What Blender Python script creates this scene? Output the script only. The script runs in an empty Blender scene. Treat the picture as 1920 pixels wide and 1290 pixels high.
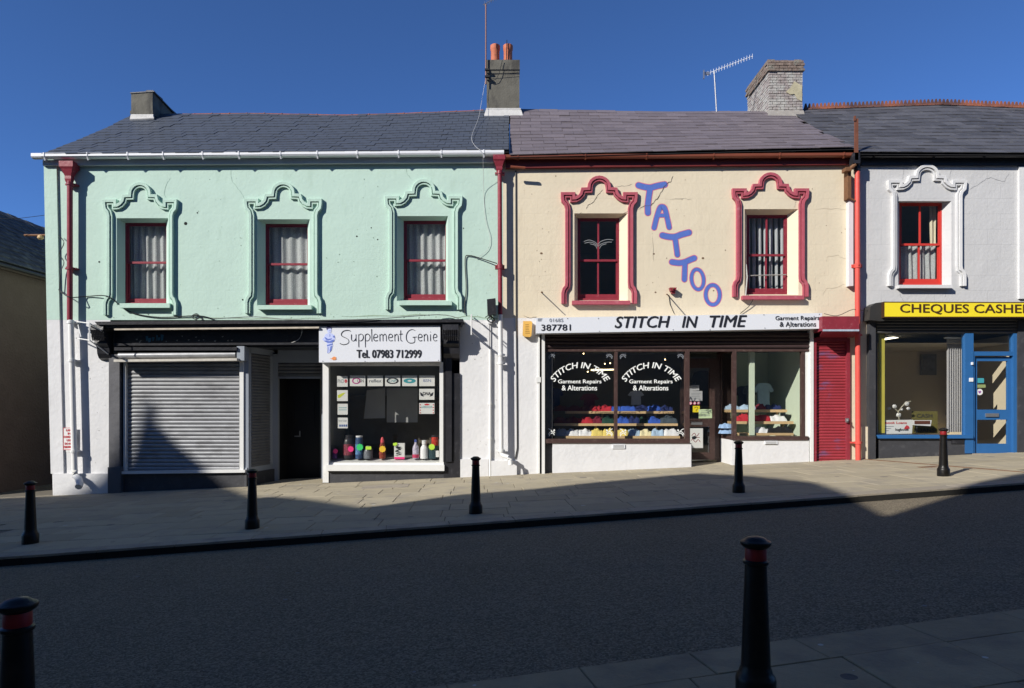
import bpy, bmesh, math, random
from mathutils import Vector, Matrix
random.seed(7)
D = bpy.data
SC = bpy.context.scene
COL = SC.collection
R = math.radians
# ------------------------------------------------------------------ camera, sky, sun, exposure
EYE, HY, FX = 1.628, 760.0, 1280.0
cam = D.objects.new('camera', D.cameras.new('camera')); COL.objects.link(cam)
cam.location = (0, 0, EYE); cam.rotation_euler = (R(90), 0, 0)
cam.data.sensor_width = 36; cam.data.lens = 24; cam.data.shift_y = (HY-645)/1920
cam.data.clip_start = .05; cam.data.clip_end = 2000
SC.camera = cam
SUN = Vector((1.085, .93, -.83)).normalized()          # direction the light travels
EL = math.asin(-SUN.z)
world = D.worlds.new('World'); SC.world = world; world.use_nodes = True
nt = world.node_tree; bg = nt.nodes['Background']
sky = nt.nodes.new('ShaderNodeTexSky'); sky.sky_type = 'NISHITA'; sky.sun_disc = False
sky.sun_elevation = EL; sky.sun_rotation = math.atan2(-SUN.x, -SUN.y)
sky.altitude = 0; sky.air_density = .52; sky.dust_density = 0.0; sky.ozone_density = 10.0
nt.links.new(sky.outputs[0], bg.inputs[0]); bg.inputs[1].default_value = .142
sun = D.objects.new('sun', D.lights.new('sun', 'SUN')); COL.objects.link(sun)
sun.data.energy = 5.0; sun.data.angle = R(.5); sun.data.color = (1, .955, .88)
sun.rotation_euler = SUN.to_track_quat('-Z', 'Y').to_euler()
sun.location = (-20, -20, 30)
SC.view_settings.view_transform = 'Standard'; SC.view_settings.look = 'None'
SC.view_settings.gamma = 1; SC.view_settings.use_curve_mapping = False
SC.view_settings.exposure = .28
SC.cycles.max_bounces = 8; SC.cycles.transparent_max_bounces = 12

# ------------------------------------------------------------------ materials
MATS = {}
def mat(name, col, rough=.7, var=.12, vs=2.0, bump=0, bs=30, metal=0, spec=.35, rnd=0, fine=0, fs=60,
        dirt=None, dirt_amt=0, dscale=1.5, dstretch=1.0, dlo=.55, ashlar=0, trans=0, emit=0):
    if name in MATS: return MATS[name]
    m = D.materials.new(name); m.use_nodes = True; n = m.node_tree.nodes; l = m.node_tree.links
    b = n['Principled BSDF']; b.inputs['Roughness'].default_value = rough; b.inputs['Metallic'].default_value = metal
    b.inputs['Specular IOR Level'].default_value = spec
    geo = n.new('ShaderNodeNewGeometry')
    def noise(scale, detail=4, stretch=None):
        t = n.new('ShaderNodeTexNoise'); t.inputs['Scale'].default_value = scale; t.inputs['Detail'].default_value = detail
        if stretch:
            mp = n.new('ShaderNodeMapping'); mp.inputs['Scale'].default_value = stretch
            l.new(geo.outputs['Position'], mp.inputs[0]); l.new(mp.outputs[0], t.inputs['Vector'])
        else: l.new(geo.outputs['Position'], t.inputs['Vector'])
        return t.outputs['Fac']
    def math_(op, a, c, clamp=False):
        t = n.new('ShaderNodeMath'); t.operation = op; t.use_clamp = clamp
        for i, v in enumerate((a, c)):
            if isinstance(v, (int, float)): t.inputs[i].default_value = v
            else: l.new(v, t.inputs[i])
        return t.outputs[0]
    f = math_('ADD', math_('MULTIPLY', math_('SUBTRACT', noise(vs, 6), .5), var*3), 1)
    if fine: f = math_('ADD', f, math_('MULTIPLY', math_('SUBTRACT', noise(fs, 3), .5), fine*3))
    if rnd:
        oi = n.new('ShaderNodeObjectInfo')
        f = math_('ADD', f, math_('MULTIPLY', math_('SUBTRACT', oi.outputs['Random'], .5), rnd*2))
    vm = n.new('ShaderNodeVectorMath'); vm.operation = 'SCALE'; vm.inputs[0].default_value = col[:3]; l.new(f, vm.inputs['Scale'])
    out = vm.outputs[0]
    if dirt:
        d = noise(dscale, 8, (1, 1, 1/dstretch))
        d = math_('MULTIPLY', math_('MULTIPLY', math_('SUBTRACT', d, dlo), 6, True), dirt_amt, True)
        mx = n.new('ShaderNodeMix'); mx.data_type = 'RGBA'; l.new(d, mx.inputs['Factor']); l.new(out, mx.inputs[6])
        mx.inputs[7].default_value = (*dirt, 1); out = mx.outputs[2]
    l.new(out, b.inputs['Base Color'])
    if bump or ashlar:
        bp = n.new('ShaderNodeBump'); bp.inputs['Distance'].default_value = .02
        h = math_('ADD', math_('MULTIPLY', noise(bs, 6), .6), math_('MULTIPLY', noise(bs/6, 3), 1.4))
        bp.inputs['Strength'].default_value = bump
        if ashlar:
            sp = n.new('ShaderNodeSeparateXYZ'); l.new(geo.outputs['Position'], sp.inputs[0])
            cb = n.new('ShaderNodeCombineXYZ'); l.new(sp.outputs[0], cb.inputs[0]); l.new(sp.outputs[2], cb.inputs[1])
            wv = n.new('ShaderNodeVectorMath'); wv.operation = 'ADD'; l.new(cb.outputs[0], wv.inputs[0])
            nz = n.new('ShaderNodeTexNoise'); nz.inputs['Scale'].default_value = 2; l.new(geo.outputs['Position'], nz.inputs['Vector'])
            sc_ = n.new('ShaderNodeVectorMath'); sc_.operation = 'SCALE'; sc_.inputs['Scale'].default_value = .02; l.new(nz.outputs['Color'], sc_.inputs[0]); l.new(sc_.outputs[0], wv.inputs[1])
            br = n.new('ShaderNodeTexBrick'); l.new(wv.outputs[0], br.inputs['Vector']); br.inputs['Scale'].default_value = 1
            br.inputs['Brick Width'].default_value = .62; br.inputs['Row Height'].default_value = .36; br.inputs['Mortar Size'].default_value = .005; br.inputs['Mortar Smooth'].default_value = .4
            h = math_('SUBTRACT', h, math_('MULTIPLY', math_('MULTIPLY', br.outputs['Fac'], ashlar), noise(1.1, 3)))
        l.new(h, bp.inputs['Height']); l.new(bp.outputs[0], b.inputs['Normal'])
    if emit:
        b.inputs['Emission Color'].default_value = (*col[:3], 1); b.inputs['Emission Strength'].default_value = emit
    if trans:
        tr = n.new('ShaderNodeBsdfTranslucent'); tr.inputs[0].default_value = (*col[:3], 1)
        ms = n.new('ShaderNodeMixShader'); ms.inputs[0].default_value = trans
        o = n['Material Output']; l.new(b.outputs[0], ms.inputs[1]); l.new(tr.outputs[0], ms.inputs[2]); l.new(ms.outputs[0], o.inputs[0])
    MATS[name] = m; return m
def glass_mat(name, tint=(.93, .96, .95), base=.05):
    m = D.materials.new(name); m.use_nodes = True; n = m.node_tree.nodes; l = m.node_tree.links; n.remove(n['Principled BSDF'])
    t = n.new('ShaderNodeBsdfTransparent'); t.inputs[0].default_value = (*tint, 1)
    g = n.new('ShaderNodeBsdfGlossy'); g.inputs['Roughness'].default_value = .01; g.inputs[0].default_value = (.95, .95, .95, 1)
    fr = n.new('ShaderNodeLayerWeight'); fr.inputs[0].default_value = .5
    pw = n.new('ShaderNodeMath'); pw.operation = 'POWER'; pw.inputs[1].default_value = 4; l.new(fr.outputs['Facing'], pw.inputs[0])
    pw2 = n.new('ShaderNodeMath'); pw2.operation = 'MULTIPLY_ADD'; pw2.inputs[1].default_value = .9; pw2.inputs[2].default_value = .045; l.new(pw.outputs[0], pw2.inputs[0])
    nz = n.new('ShaderNodeTexNoise'); nz.inputs['Scale'].default_value = 1.3; bp = n.new('ShaderNodeBump'); bp.inputs['Strength'].default_value = .06; bp.inputs['Distance'].default_value = .05
    geo = n.new('ShaderNodeNewGeometry'); l.new(geo.outputs['Position'], nz.inputs[0]); l.new(nz.outputs[0], bp.inputs['Height']); l.new(bp.outputs[0], g.inputs['Normal'])
    a = n.new('ShaderNodeMath'); a.operation = 'ADD'; a.inputs[1].default_value = base; l.new(pw2.outputs[0], a.inputs[0])
    ms = n.new('ShaderNodeMixShader'); l.new(a.outputs[0], ms.inputs[0]); l.new(t.outputs[0], ms.inputs[1]); l.new(g.outputs[0], ms.inputs[2])
    l.new(ms.outputs[0], n['Material Output'].inputs[0]); return m
def lace_mat(name, scale=55, thr=.5):
    m = D.materials.new(name); m.use_nodes = True; n = m.node_tree.nodes; l = m.node_tree.links; n.remove(n['Principled BSDF'])
    df = n.new('ShaderNodeBsdfDiffuse'); df.inputs[0].default_value = (.8, .8, .8, 1)
    tl = n.new('ShaderNodeBsdfTranslucent'); tl.inputs[0].default_value = (.8, .8, .8, 1)
    tp = n.new('ShaderNodeBsdfTransparent')
    m1 = n.new('ShaderNodeMixShader'); m1.inputs[0].default_value = .35; l.new(df.outputs[0], m1.inputs[1]); l.new(tl.outputs[0], m1.inputs[2])
    v = n.new('ShaderNodeTexVoronoi'); v.inputs['Scale'].default_value = scale; geo = n.new('ShaderNodeNewGeometry'); l.new(geo.outputs['Position'], v.inputs['Vector'])
    c = n.new('ShaderNodeMath'); c.operation = 'GREATER_THAN'; c.inputs[1].default_value = thr; l.new(v.outputs['Distance'], c.inputs[0])
    c2 = n.new('ShaderNodeMath'); c2.operation = 'MULTIPLY_ADD'; c2.inputs[1].default_value = .32; c2.inputs[2].default_value = .10; l.new(c.outputs[0], c2.inputs[0])
    m2 = n.new('ShaderNodeMixShader'); l.new(c2.outputs[0], m2.inputs[0]); l.new(m1.outputs[0], m2.inputs[1]); l.new(tp.outputs[0], m2.inputs[2])
    l.new(m2.outputs[0], n['Material Output'].inputs[0]); return m
mint = mat('mint_paint', (.45, .60, .52), .75, .04, .9, bump=.38, bs=14, dirt=(.30, .42, .33), dirt_amt=.4, dscale=3.2, dstretch=4, dlo=.62, ashlar=.25, fine=.012)
mint_t = mat('mint_trim', (.45, .62, .525), .7, .04, 3, bump=.25, bs=40, dirt=(.2, .36, .27), dirt_amt=.3, dscale=9, dlo=.62)
cream = mat('cream_paint', (.655, .575, .43), .75, .04, .9, bump=.38, bs=14, dirt=(.45, .38, .28), dirt_amt=.35, dscale=3.4, dstretch=4, dlo=.62, ashlar=.7, fine=.012)
creamt = mat('cream_trim', (.655, .58, .44), .75, .05, 3, bump=.3, bs=30, dirt=(.35, .27, .2), dirt_amt=.4, dscale=8, dlo=.62)
white_w = mat('white_masonry_paint', (.64, .64, .645), .75, .035, 1.2, bump=.6, bs=12, dirt=(.45, .42, .38), dirt_amt=.35, dscale=3.4, dlo=.66, fine=.01)
grey_w = mat('pale_grey_paint', (.52, .52, .52), .75, .03, 1, bump=.5, bs=14, dirt=(.42, .41, .41), dirt_amt=.3, dscale=3, dlo=.65, ashlar=.6, fine=.01)
grey_t = mat('pale_trim_paint', (.62,.62,.62), .7, .04, 4, bump=.2, bs=30)
white_g = mat('white_gloss', (.70, .70, .68), .35, .04, 6, bump=.1, bs=20, dirt=(.4, .36, .3), dirt_amt=.3, dscale=12, dlo=.64)
white_p = mat('white_plastic', (.74, .75, .77), .3, .02, 5)
signw = mat('white_sign_panel', (.68, .70, .745), .28, .012, 1.5, dirt=(.5, .5, .5), dirt_amt=.15, dscale=8, dlo=.7)
maroon = mat('maroon_gloss', (.235, .03, .045), .38, .12, 6, bump=.15, bs=40, dirt=(.45, .2, .22), dirt_amt=.35, dscale=14, dlo=.6)
redtrim = mat('raspberry_masonry_paint', (.40, .085, .115), .6, .10, 5, bump=.3, bs=40, dirt=(.55, .27, .3), dirt_amt=.4, dscale=9, dlo=.58)
redframe = mat('bright_red_gloss', (.52, .045, .035), .35, .07, 6, bump=.1, bs=30)
redpipe = mat('orange_red_pipe_paint', (.62, .085, .065), .4, .06, 5, dirt=(.55, .2, .16), dirt_amt=.3, dscale=9)
brownpl = mat('brown_plastic', (.19, .055, .03), .35, .08, 4)
darkred = mat('dark_red_board', (.15, .022, .022), .5, .15, 5, bump=.1)
blackp = mat('black_gloss_paint', (.022, .022, .026), .35, .25, 5, bump=.25, bs=25, spec=.4, dirt=(.10, .10, .11), dirt_amt=.4, dscale=10, dlo=.6)
blackm = mat('black_masonry', (.045, .046, .052), .6, .2, 4, bump=.4, bs=25, dirt=(.12, .12, .125), dirt_amt=.4, dscale=7, dlo=.58)
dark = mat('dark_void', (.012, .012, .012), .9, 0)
bollm = mat('bollard_black_iron', (.007, .006, .005), .36, .3, 20, bump=.12, bs=60, spec=.25, dirt=(.03,.027,.022), dirt_amt=.4, dscale=9, dlo=.58)
bollr = mat('bollard_red_band', (.22, .010, .012), .45, .1, 30)
slateb = mat('blue_slate', (.066, .076, .095), .5, .07, 4, rnd=.06, bump=.2, bs=50, spec=.45, fine=.05, fs=90)
slatep = mat('purple_slate', (.155, .132, .142), .55, .10, 5, rnd=.13, bump=.3, bs=50, spec=.4, fine=.05, fs=90)
slateg = mat('old_grey_slate', (.078, .078, .086), .55, .18, 3, rnd=.22, bump=.4, bs=40, spec=.4, fine=.06, dirt=(.18, .18, .165), dirt_amt=.5, dscale=6, dlo=.6)
felt = mat('roof_felt', (.02, .02, .022), .9, .1)
ridgem = mat('terracotta_ridge', (.26, .085, .05), .7, .2, 8, rnd=.15, bump=.3, dirt=(.08, .06, .05), dirt_amt=.6, dscale=9, dlo=.52)
ridged = mat('weathered_ridge', (.11, .055, .045), .7, .3, 5, rnd=.2, bump=.3, dirt=(.30, .10, .05), dirt_amt=.8, dscale=1.2, dlo=.5)
cement = mat('grey_cement_render', (.125, .118, .095), .85, .22, 3, bump=.6, bs=25, dirt=(.035, .033, .03), dirt_amt=.75, dscale=3.4, dstretch=2.6, dlo=.50, fine=.06)
flash = mat('lead_flashing', (.50, .49, .46), .6, .15, 8, bump=.3)
potm = mat('terracotta_pot', (.50, .15, .075), .7, .12, 9, bump=.2, dirt=(.10, .06, .04), dirt_amt=.5, dscale=9, dlo=.56)
brickm = mat('old_whitewashed_brick', (.31, .27, .25), .9, .30, 14, bump=.8, bs=60, dirt=(.43, .42, .38), dirt_amt=.85, dscale=5, dlo=.44, fine=.15, fs=40)
brickc = mat('mossy_cap_brick', (.20, .15, .12), .9, .45, 9, bump=.8, bs=60, dirt=(.23, .23, .19), dirt_amt=.8, dscale=6, dlo=.5, fine=.15)
mortar = mat('old_mortar', (.30, .28, .25), .95, .2, 10, bump=.8)
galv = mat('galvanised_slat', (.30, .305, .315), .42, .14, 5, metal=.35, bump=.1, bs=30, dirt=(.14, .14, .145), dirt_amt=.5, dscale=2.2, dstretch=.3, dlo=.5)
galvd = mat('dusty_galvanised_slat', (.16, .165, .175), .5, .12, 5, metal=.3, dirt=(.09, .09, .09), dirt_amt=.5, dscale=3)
metal = mat('dull_metal', (.35, .35, .36), .4, .1, 20, metal=.7)
shred = mat('red_shutter_paint', (.30, .035, .048), .45, .2, 2.0, bump=.15, dirt=(.13, .09, .20), dirt_amt=.75, dscale=2.6, dstretch=.5, dlo=.57, fine=.03)
brownsh = mat('dark_brown_shutter', (.045, .028, .028), .5, .2, 5)
brownfr = mat('brown_frame', (.065, .038, .034), .4, .15, 8, bump=.1, dirt=(.2, .15, .13), dirt_amt=.3, dscale=14)
blackend = mat('black_signbox', (.035, .034, .033), .5, .2, 5)
yellow = mat('yellow_sign_panel', (.82, .66, .03), .35, .02, 2)
darkbrown = mat('dark_brown_letter', (.06, .028, .012), .5, 0)
blue = mat('blue_gloss', (.026, .115, .30), .38, .06, 5, bump=.08)
ink = mat('black_lettering', (.02, .022, .03), .4, 0)
inkg = mat('grey_print', (.22, .24, .27), .5, 0)
whitel = mat('white_window_vinyl', (.85, .87, .84), .5, 0)
tblue = mat('tattoo_blue_paint', (.085, .15, .47), .6, .06, 6, bump=.3)
tred = mat('tattoo_red_outline', (.62, .13, .20), .6, .05, 6)
slabm = mat('sandstone_paving', (.36, .315, .225), .85, .10, 2.2, spec=.12, rnd=.10, bump=.35, bs=35, dirt=(.25, .225, .185), dirt_amt=.6, dscale=2.2, dlo=.5, fine=.05, fs=90)
slabn = mat('near_sandstone_paving', (.33, .265, .17), .85, .12, 2.5, spec=.10, rnd=.10, bump=.5, bs=45, dirt=(.19, .16, .125), dirt_amt=.6, dscale=3, dlo=.5, fine=.07, fs=110)
kerbm = mat('kerb_stone', (.31, .27, .21), .85, .12, 3, rnd=.08, bump=.4, bs=40, dirt=(.14, .13, .12), dirt_amt=.6, dscale=3, dlo=.5, fine=.06)
jointm = mat('paving_joint', (.13, .115, .09), .95, .2, 10)
rust = mat('rusty_iron', (.16, .075, .035), .7, .2, 8, bump=.3)
olive = mat('dark_olive_wall', (.10, .10, .085), .9, .1)
beige = mat('beige_interior_wall', (.66, .58, .43), .85, .05, 2)
mintin = mat('pale_mint_interior', (.60, .70, .56), .8, .04, 4, bump=.2)
dkin = mat('dark_interior', (.24, .24, .215), .9, .2)
greyin = mat('mid_grey_interior', (.20, .20, .19), .9, .1)
pine = mat('pine_shelf', (.62, .44, .24), .5, .1, 12, bump=.1)
vin = mat('white_paper', (.68,.69,.68), .6, .02)
def gum(m, scale, rad, col):
    n = m.node_tree.nodes; l = m.node_tree.links; b = n['Principled BSDF']; src = b.inputs['Base Color'].links[0].from_socket
    geo = n.new('ShaderNodeNewGeometry'); v = n.new('ShaderNodeTexVoronoi'); v.inputs['Scale'].default_value = scale; l.new(geo.outputs['Position'], v.inputs['Vector'])
    sp = n.new('ShaderNodeSeparateColor'); l.new(v.outputs['Color'], sp.inputs[0])
    md = n.new('ShaderNodeMath'); md.operation = 'MULTIPLY'; md.inputs[1].default_value = rad; l.new(sp.outputs[1], md.inputs[0])
    lt = n.new('ShaderNodeMath'); lt.operation = 'LESS_THAN'; l.new(v.outputs['Distance'], lt.inputs[0]); l.new(md.outputs[0], lt.inputs[1])
    mx = n.new('ShaderNodeMix'); mx.data_type = 'RGBA'; l.new(lt.outputs[0], mx.inputs['Factor']); l.new(src, mx.inputs[6]); mx.inputs[7].default_value = (*col, 1); l.new(mx.outputs[2], b.inputs['Base Color'])
gum(slabm, 2.6, .10, (.42,.40,.35)); gum(slabn, 3.1, .09, (.45,.43,.38)); gum(slabn, 2.3, .12, (.12,.11,.10)); gum(slabm, 1.9, .16, (.20,.18,.15))
glass = glass_mat('window_glass')
shopglass = glass_mat('shop_glass', (.92, .92, .90), .04)
lace = lace_mat('net_curtain_lace', 85)
net2 = mat('plain_net', (.75,.75,.75), .8, .05, trans=.3)
blind = mat('pale_fabric_blind', (.62, .62, .64), .7, .05, trans=.3)
pebble = mat('brown_pebbledash', (.14, .10, .08), .95, .14, 2.5, bump=1.0, bs=90, fine=.2, fs=55)
cable = mat('black_cable', (.02, .02, .02), .5, 0)
cablew = mat('pale_cable', (.5, .5, .48), .5, 0)
grime_shade = mat('grimy_shaded_kerb_face', (.016,.015,.013), .95, spec=.05, var=.2, vs=6) if 0 else mat('grimy_shaded_kerb_face', (.016,.015,.013), .95, .2, 6, bump=.5)  # near-black colour holds the kerb face's shade as well as its grime
def asphalt():
    m = mat('worn_asphalt', (.225, .19, .135), .95, .10, .8, spec=.08, bump=.8, bs=45, fine=.22, fs=70, dirt=(.15, .13, .105), dirt_amt=.45, dscale=.8, dlo=.56)
    n = m.node_tree.nodes; l = m.node_tree.links; b = n['Principled BSDF']
    src = b.inputs['Base Color'].links[0].from_socket
    geo = n.new('ShaderNodeNewGeometry')
    v = n.new('ShaderNodeTexVoronoi'); v.inputs['Scale'].default_value = 75; l.new(geo.outputs['Position'], v.inputs['Vector'])
    v2 = n.new('ShaderNodeTexVoronoi'); v2.inputs['Scale'].default_value = 2.1; v2.inputs['Randomness'].default_value = 1; l.new(geo.outputs['Position'], v2.inputs['Vector'])
    sep = n.new('ShaderNodeSeparateColor'); l.new(v.outputs['Color'], sep.inputs[0])
    mr = n.new('ShaderNodeMapRange'); mr.inputs[3].default_value = .6; mr.inputs[4].default_value = 1.45; l.new(sep.outputs[0], mr.inputs[0])
    vm = n.new('ShaderNodeVectorMath'); vm.operation = 'SCALE'; l.new(src, vm.inputs[0]); l.new(mr.outputs[0], vm.inputs['Scale'])
    lt = n.new('ShaderNodeMath'); lt.operation = 'LESS_THAN'; lt.inputs[1].default_value = .045; l.new(v2.outputs['Distance'], lt.inputs[0])
    mx = n.new('ShaderNodeMix'); mx.data_type = 'RGBA'; l.new(lt.outputs[0], mx.inputs['Factor']); l.new(vm.outputs[0], mx.inputs[6]); mx.inputs[7].default_value = (.26, .26, .25, 1)
    l.new(mx.outputs[2], b.inputs['Base Color'])
    # aggregate relief
    bp = n['Bump']; old = bp.inputs['Height'].links[0].from_socket
    ad = n.new('ShaderNodeMath'); ad.operation = 'MULTIPLY_ADD'; ad.inputs[1].default_value = -1.2; l.new(v.outputs['Distance'], ad.inputs[0]); l.new(old, ad.inputs[2]); l.new(ad.outputs[0], bp.inputs['Height'])
    return m
asph = asphalt()

# ------------------------------------------------------------------ object helpers
WL = {}
def P(px, py, Y):
    k = Y/FX; return Vector(((px-960)*k, Y, EYE-(py-HY)*k))
def X_(px, Y=16): return (px-960)*Y/FX
def Z_(py, Y=16): return EYE-(py-HY)*Y/FX
SL = .0447
def gz(x): return SL*x
def empty(name, label, cat, loc, group=None):
    o = D.objects.new(name, None); COL.objects.link(o); o.location = loc; o.empty_display_size = .2; WL[o.name] = Vector(loc)
    o['label'] = label; o['category'] = cat
    if group: o['group'] = group
    return o
def tag(o, label, cat, group=None):
    o['label'] = label; o['category'] = cat
    if group: o['group'] = group
    return o
class MB:
    def __init__(s): s.v = []; s.f = []
    def face(s, pts):
        i = len(s.v); s.v += [Vector(p) for p in pts]; s.f.append(tuple(range(i, i+len(pts)))); return s
    def box(s, x0, x1, y0, y1, z0, z1):
        if x0 > x1: x0, x1 = x1, x0
        if y0 > y1: y0, y1 = y1, y0
        if z0 > z1: z0, z1 = z1, z0
        return s.hexa([(x0,y0,z0),(x1,y0,z0),(x1,y1,z0),(x0,y1,z0)], [(x0,y0,z1),(x1,y0,z1),(x1,y1,z1),(x0,y1,z1)])
    def hexa(s, b, t):
        return s.loft([b, t], caps=True)
    def loft(s, rings, caps=True, close=True):
        n = len(rings[0]); i = len(s.v)
        for r in rings: s.v += [Vector(p) for p in r]
        for k in range(len(rings)-1):
            for j in range(n if close else n-1):
                a = i+k*n+j; b = i+k*n+(j+1) % n
                s.f.append((a, b, b+n, a+n))
        if caps:
            s.f.append(tuple(i+j for j in reversed(range(n)))); s.f.append(tuple(i+(len(rings)-1)*n+j for j in range(n)))
        return s
    def prism(s, pts, y0, y1):        # pts (x,z) polygon extruded in Y
        return s.loft([[(x, y0, z) for x, z in pts], [(x, y1, z) for x, z in pts]])
    def pbox(s, x0, x1, ya, yb, Yf, Yb, ya2=None, yb2=None):   # picture rectangle measured at depth Yf, extruded back to Yb
        ya2 = ya if ya2 is None else ya2; yb2 = yb if yb2 is None else yb2
        return s.prism([(X_(x0,Yf),Z_(ya,Yf)),(X_(x1,Yf),Z_(ya2,Yf)),(X_(x1,Yf),Z_(yb2,Yf)),(X_(x0,Yf),Z_(yb,Yf))], Yf, Yb)
    def ppoly(s, pts, Yf, Yb): return s.prism([(X_(a,Yf),Z_(b,Yf)) for a, b in pts], Yf, Yb)
    def tube(s, pts, r, n=8, r2=None):
        pts = [Vector(p) for p in pts]; rings = []
        for k, p in enumerate(pts):
            d = (pts[min(k+1,len(pts)-1)]-pts[max(k-1,0)]).normalized()
            u = d.cross(Vector((0,0,1)) if abs(d.z) < .9 else Vector((0,1,0))).normalized(); w = d.cross(u)
            rr = r if r2 is None else r+(r2-r)*k/(len(pts)-1)
            rings.append([p+u*math.cos(2*math.pi*j/n)*rr+w*math.sin(2*math.pi*j/n)*rr for j in range(n)])
        return s.loft(rings)
    def lathe(s, c, prof, n=24, sy=1):
        c = Vector(c)
        return s.loft([[c+Vector((math.cos(2*math.pi*j/n)*r, math.sin(2*math.pi*j/n)*r*sy, z)) for j in range(n)] for r, z in prof])
    def obox(s, p0, p1, th, z0, z1):   # box standing on a plan segment, thickness to the left of p0->p1
        a = Vector((p0[0], p0[1], 0)); b = Vector((p1[0], p1[1], 0)); d = (b-a).normalized(); w = Vector((-d.y, d.x, 0))*th
        q = [a, b, b+w, a+w]
        return s.hexa([p+Vector((0,0,z0)) for p in q], [p+Vector((0,0,z1)) for p in q])
    def build(s, name, m, parent=None, smooth=False, kind=None, origin=None, normals=True):
        lo = Vector((min(v[i] for v in s.v) for i in range(3))); hi = Vector((max(v[i] for v in s.v) for i in range(3)))
        c = Vector(((lo.x+hi.x)/2, (lo.y+hi.y)/2, lo.z)) if origin is None else Vector(origin)
        me = D.meshes.new(name); me.from_pydata([v-c for v in s.v], [], s.f)
        if normals:
            bm = bmesh.new(); bm.from_mesh(me); bmesh.ops.recalc_face_normals(bm, faces=bm.faces); bm.to_mesh(me); bm.free()
        me.materials.append(m)
        if smooth:
            me.polygons.foreach_set('use_smooth', [True]*len(me.polygons))
            try: me.set_sharp_from_angle(angle=R(40))
            except Exception: pass
        return link(name, me, c, parent, kind)
def link(name, me, c, parent=None, kind=None, rot=None, scale=None):
    o = D.objects.new(name, me); COL.objects.link(o); WL[o.name] = Vector(c)
    if parent:
        o.parent = parent; o.location = Vector(c)-WL[parent.name]
    else: o.location = c
    if rot: o.rotation_euler = rot
    if scale: o.scale = scale
    if kind: o['kind'] = kind
    return o
def part(name, m, parent, fn, **k):
    b = MB(); fn(b); return b.build(name, m, parent, **k)
def copy_tree(src, loc):
    c = src.copy(); COL.objects.link(c); c.location = loc; WL[c.name] = Vector(loc)
    for ch in src.children:
        d = ch.copy(); COL.objects.link(d); d.parent = c
        for g in ch.children:
            e = g.copy(); COL.objects.link(e); e.parent = d
    return c
# flat print: text fitted into a picture rectangle at depth Y
def text_mesh(s, offset=0, shear=0):
    cu = D.curves.new('lettering', 'FONT'); cu.body = s; cu.offset = offset; cu.resolution_u = 3; cu.shear = shear; cu.extrude = 0
    o = D.objects.new('lettering', cu); COL.objects.link(o); bpy.context.view_layer.update()
    me = D.meshes.new_from_object(o.evaluated_get(bpy.context.evaluated_depsgraph_get()))
    D.objects.remove(o); return me
def lettering(s, x0, x1, ya, yb, Y, m, parent, bold=0, shear=0, dy=0, warp=None, name='lettering', split=False):
    me = text_mesh(s, 0, shear); vs = [v.co.copy() for v in me.vertices]; fs = [tuple(p.vertices) for p in me.polygons]; D.meshes.remove(me)
    ax = min(v.x for v in vs); bx = max(v.x for v in vs); ay = min(v.y for v in vs); by = max(v.y for v in vs)
    uw = [((v.x-ax)/(bx-ax), (v.y-ay)/(by-ay)) for v in vs]
    px = []
    for u, w in uw: px.append(warp(u, w) if warp else (x0+(x1-x0)*u, yb+(ya-yb)*w+dy*u))
    groups = [list(range(len(fs)))]
    if split:
        par = list(range(len(vs)))
        def fd(i):
            while par[i] != i: i = par[i]
            return i
        for f in fs:
            for q in f[1:]: par[fd(f[0])] = fd(q)
        g = {}
        for i, f in enumerate(fs): g.setdefault(fd(f[0]), []).append(i)
        groups = list(g.values())
    out = None
    sh = [(0,0)] if not bold else [(0,0),(bold,0),(-bold,0),(bold*.5,bold*.45),(-bold*.5,-bold*.45)]
    for g in groups:
        V = []; F = []
        for k, (sx, sy) in enumerate(sh):
            idx = {}
            for fi in g:
                ff = []
                for q in fs[fi]:
                    if q not in idx: idx[q] = len(V); V.append(P(px[q][0]+sx, px[q][1]+sy, Y-.0005*k))
                    ff.append(idx[q])
                F.append(tuple(ff))
        c = sum(V, Vector())/len(V); c.y = Y; me = D.meshes.new(name); me.from_pydata([v-c for v in V], [], F); me.materials.append(m)
        out = link('letter' if split else name, me, c, parent)
    return out
def ribbon(b, pts, w, Y, px=True, cap=True, taper=None, n=7):
    # one polyline in picture units drawn as a flat ribbon, round ends
    p = [Vector((a, c)) for a, c in pts]; N = len(p); L = []; Rr = []
    for i in range(N):
        d = (p[min(i+1,N-1)]-p[max(i-1,0)]).normalized(); nn = Vector((-d.y, d.x)); ww = w/2*(taper(i/(N-1)) if taper else 1)
        L.append(p[i]+nn*ww); Rr.append(p[i]-nn*ww)
    cv = lambda q: P(q.x, q.y, Y)
    for i in range(N-1): b.face([cv(L[i]), cv(L[i+1]), cv(Rr[i+1]), cv(Rr[i])])
    if cap:
        for c, d in ((p[0], (p[0]-p[1]).normalized()), (p[-1], (p[-1]-p[-2]).normalized())):
            a0 = math.atan2(d.y, d.x); ww = w/2*(taper(0 if c is p[0] else 1) if taper else 1)
            b.face([cv(c+Vector((math.cos(a0+t), math.sin(a0+t)))*ww) for t in [(-.5+k/n)*math.pi for k in range(n+1)]])
def smooth_pts(pts, k=6):
    out = []
    for i in range(len(pts)-1):
        p0 = Vector(pts[max(i-1,0)]); p1 = Vector(pts[i]); p2 = Vector(pts[i+1]); p3 = Vector(pts[min(i+2,len(pts)-1)])
        for j in range(k):
            t = j/k; out.append(tuple(.5*((2*p1)+(-p0+p2)*t+(2*p0-5*p1+4*p2-p3)*t*t+(-p0+3*p1-3*p2+p3)*t**3)))
    out.append(tuple(pts[-1])); return out
def flat(b, pts, Y): b.face([P(a, c, Y) for a, c in pts])

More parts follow.
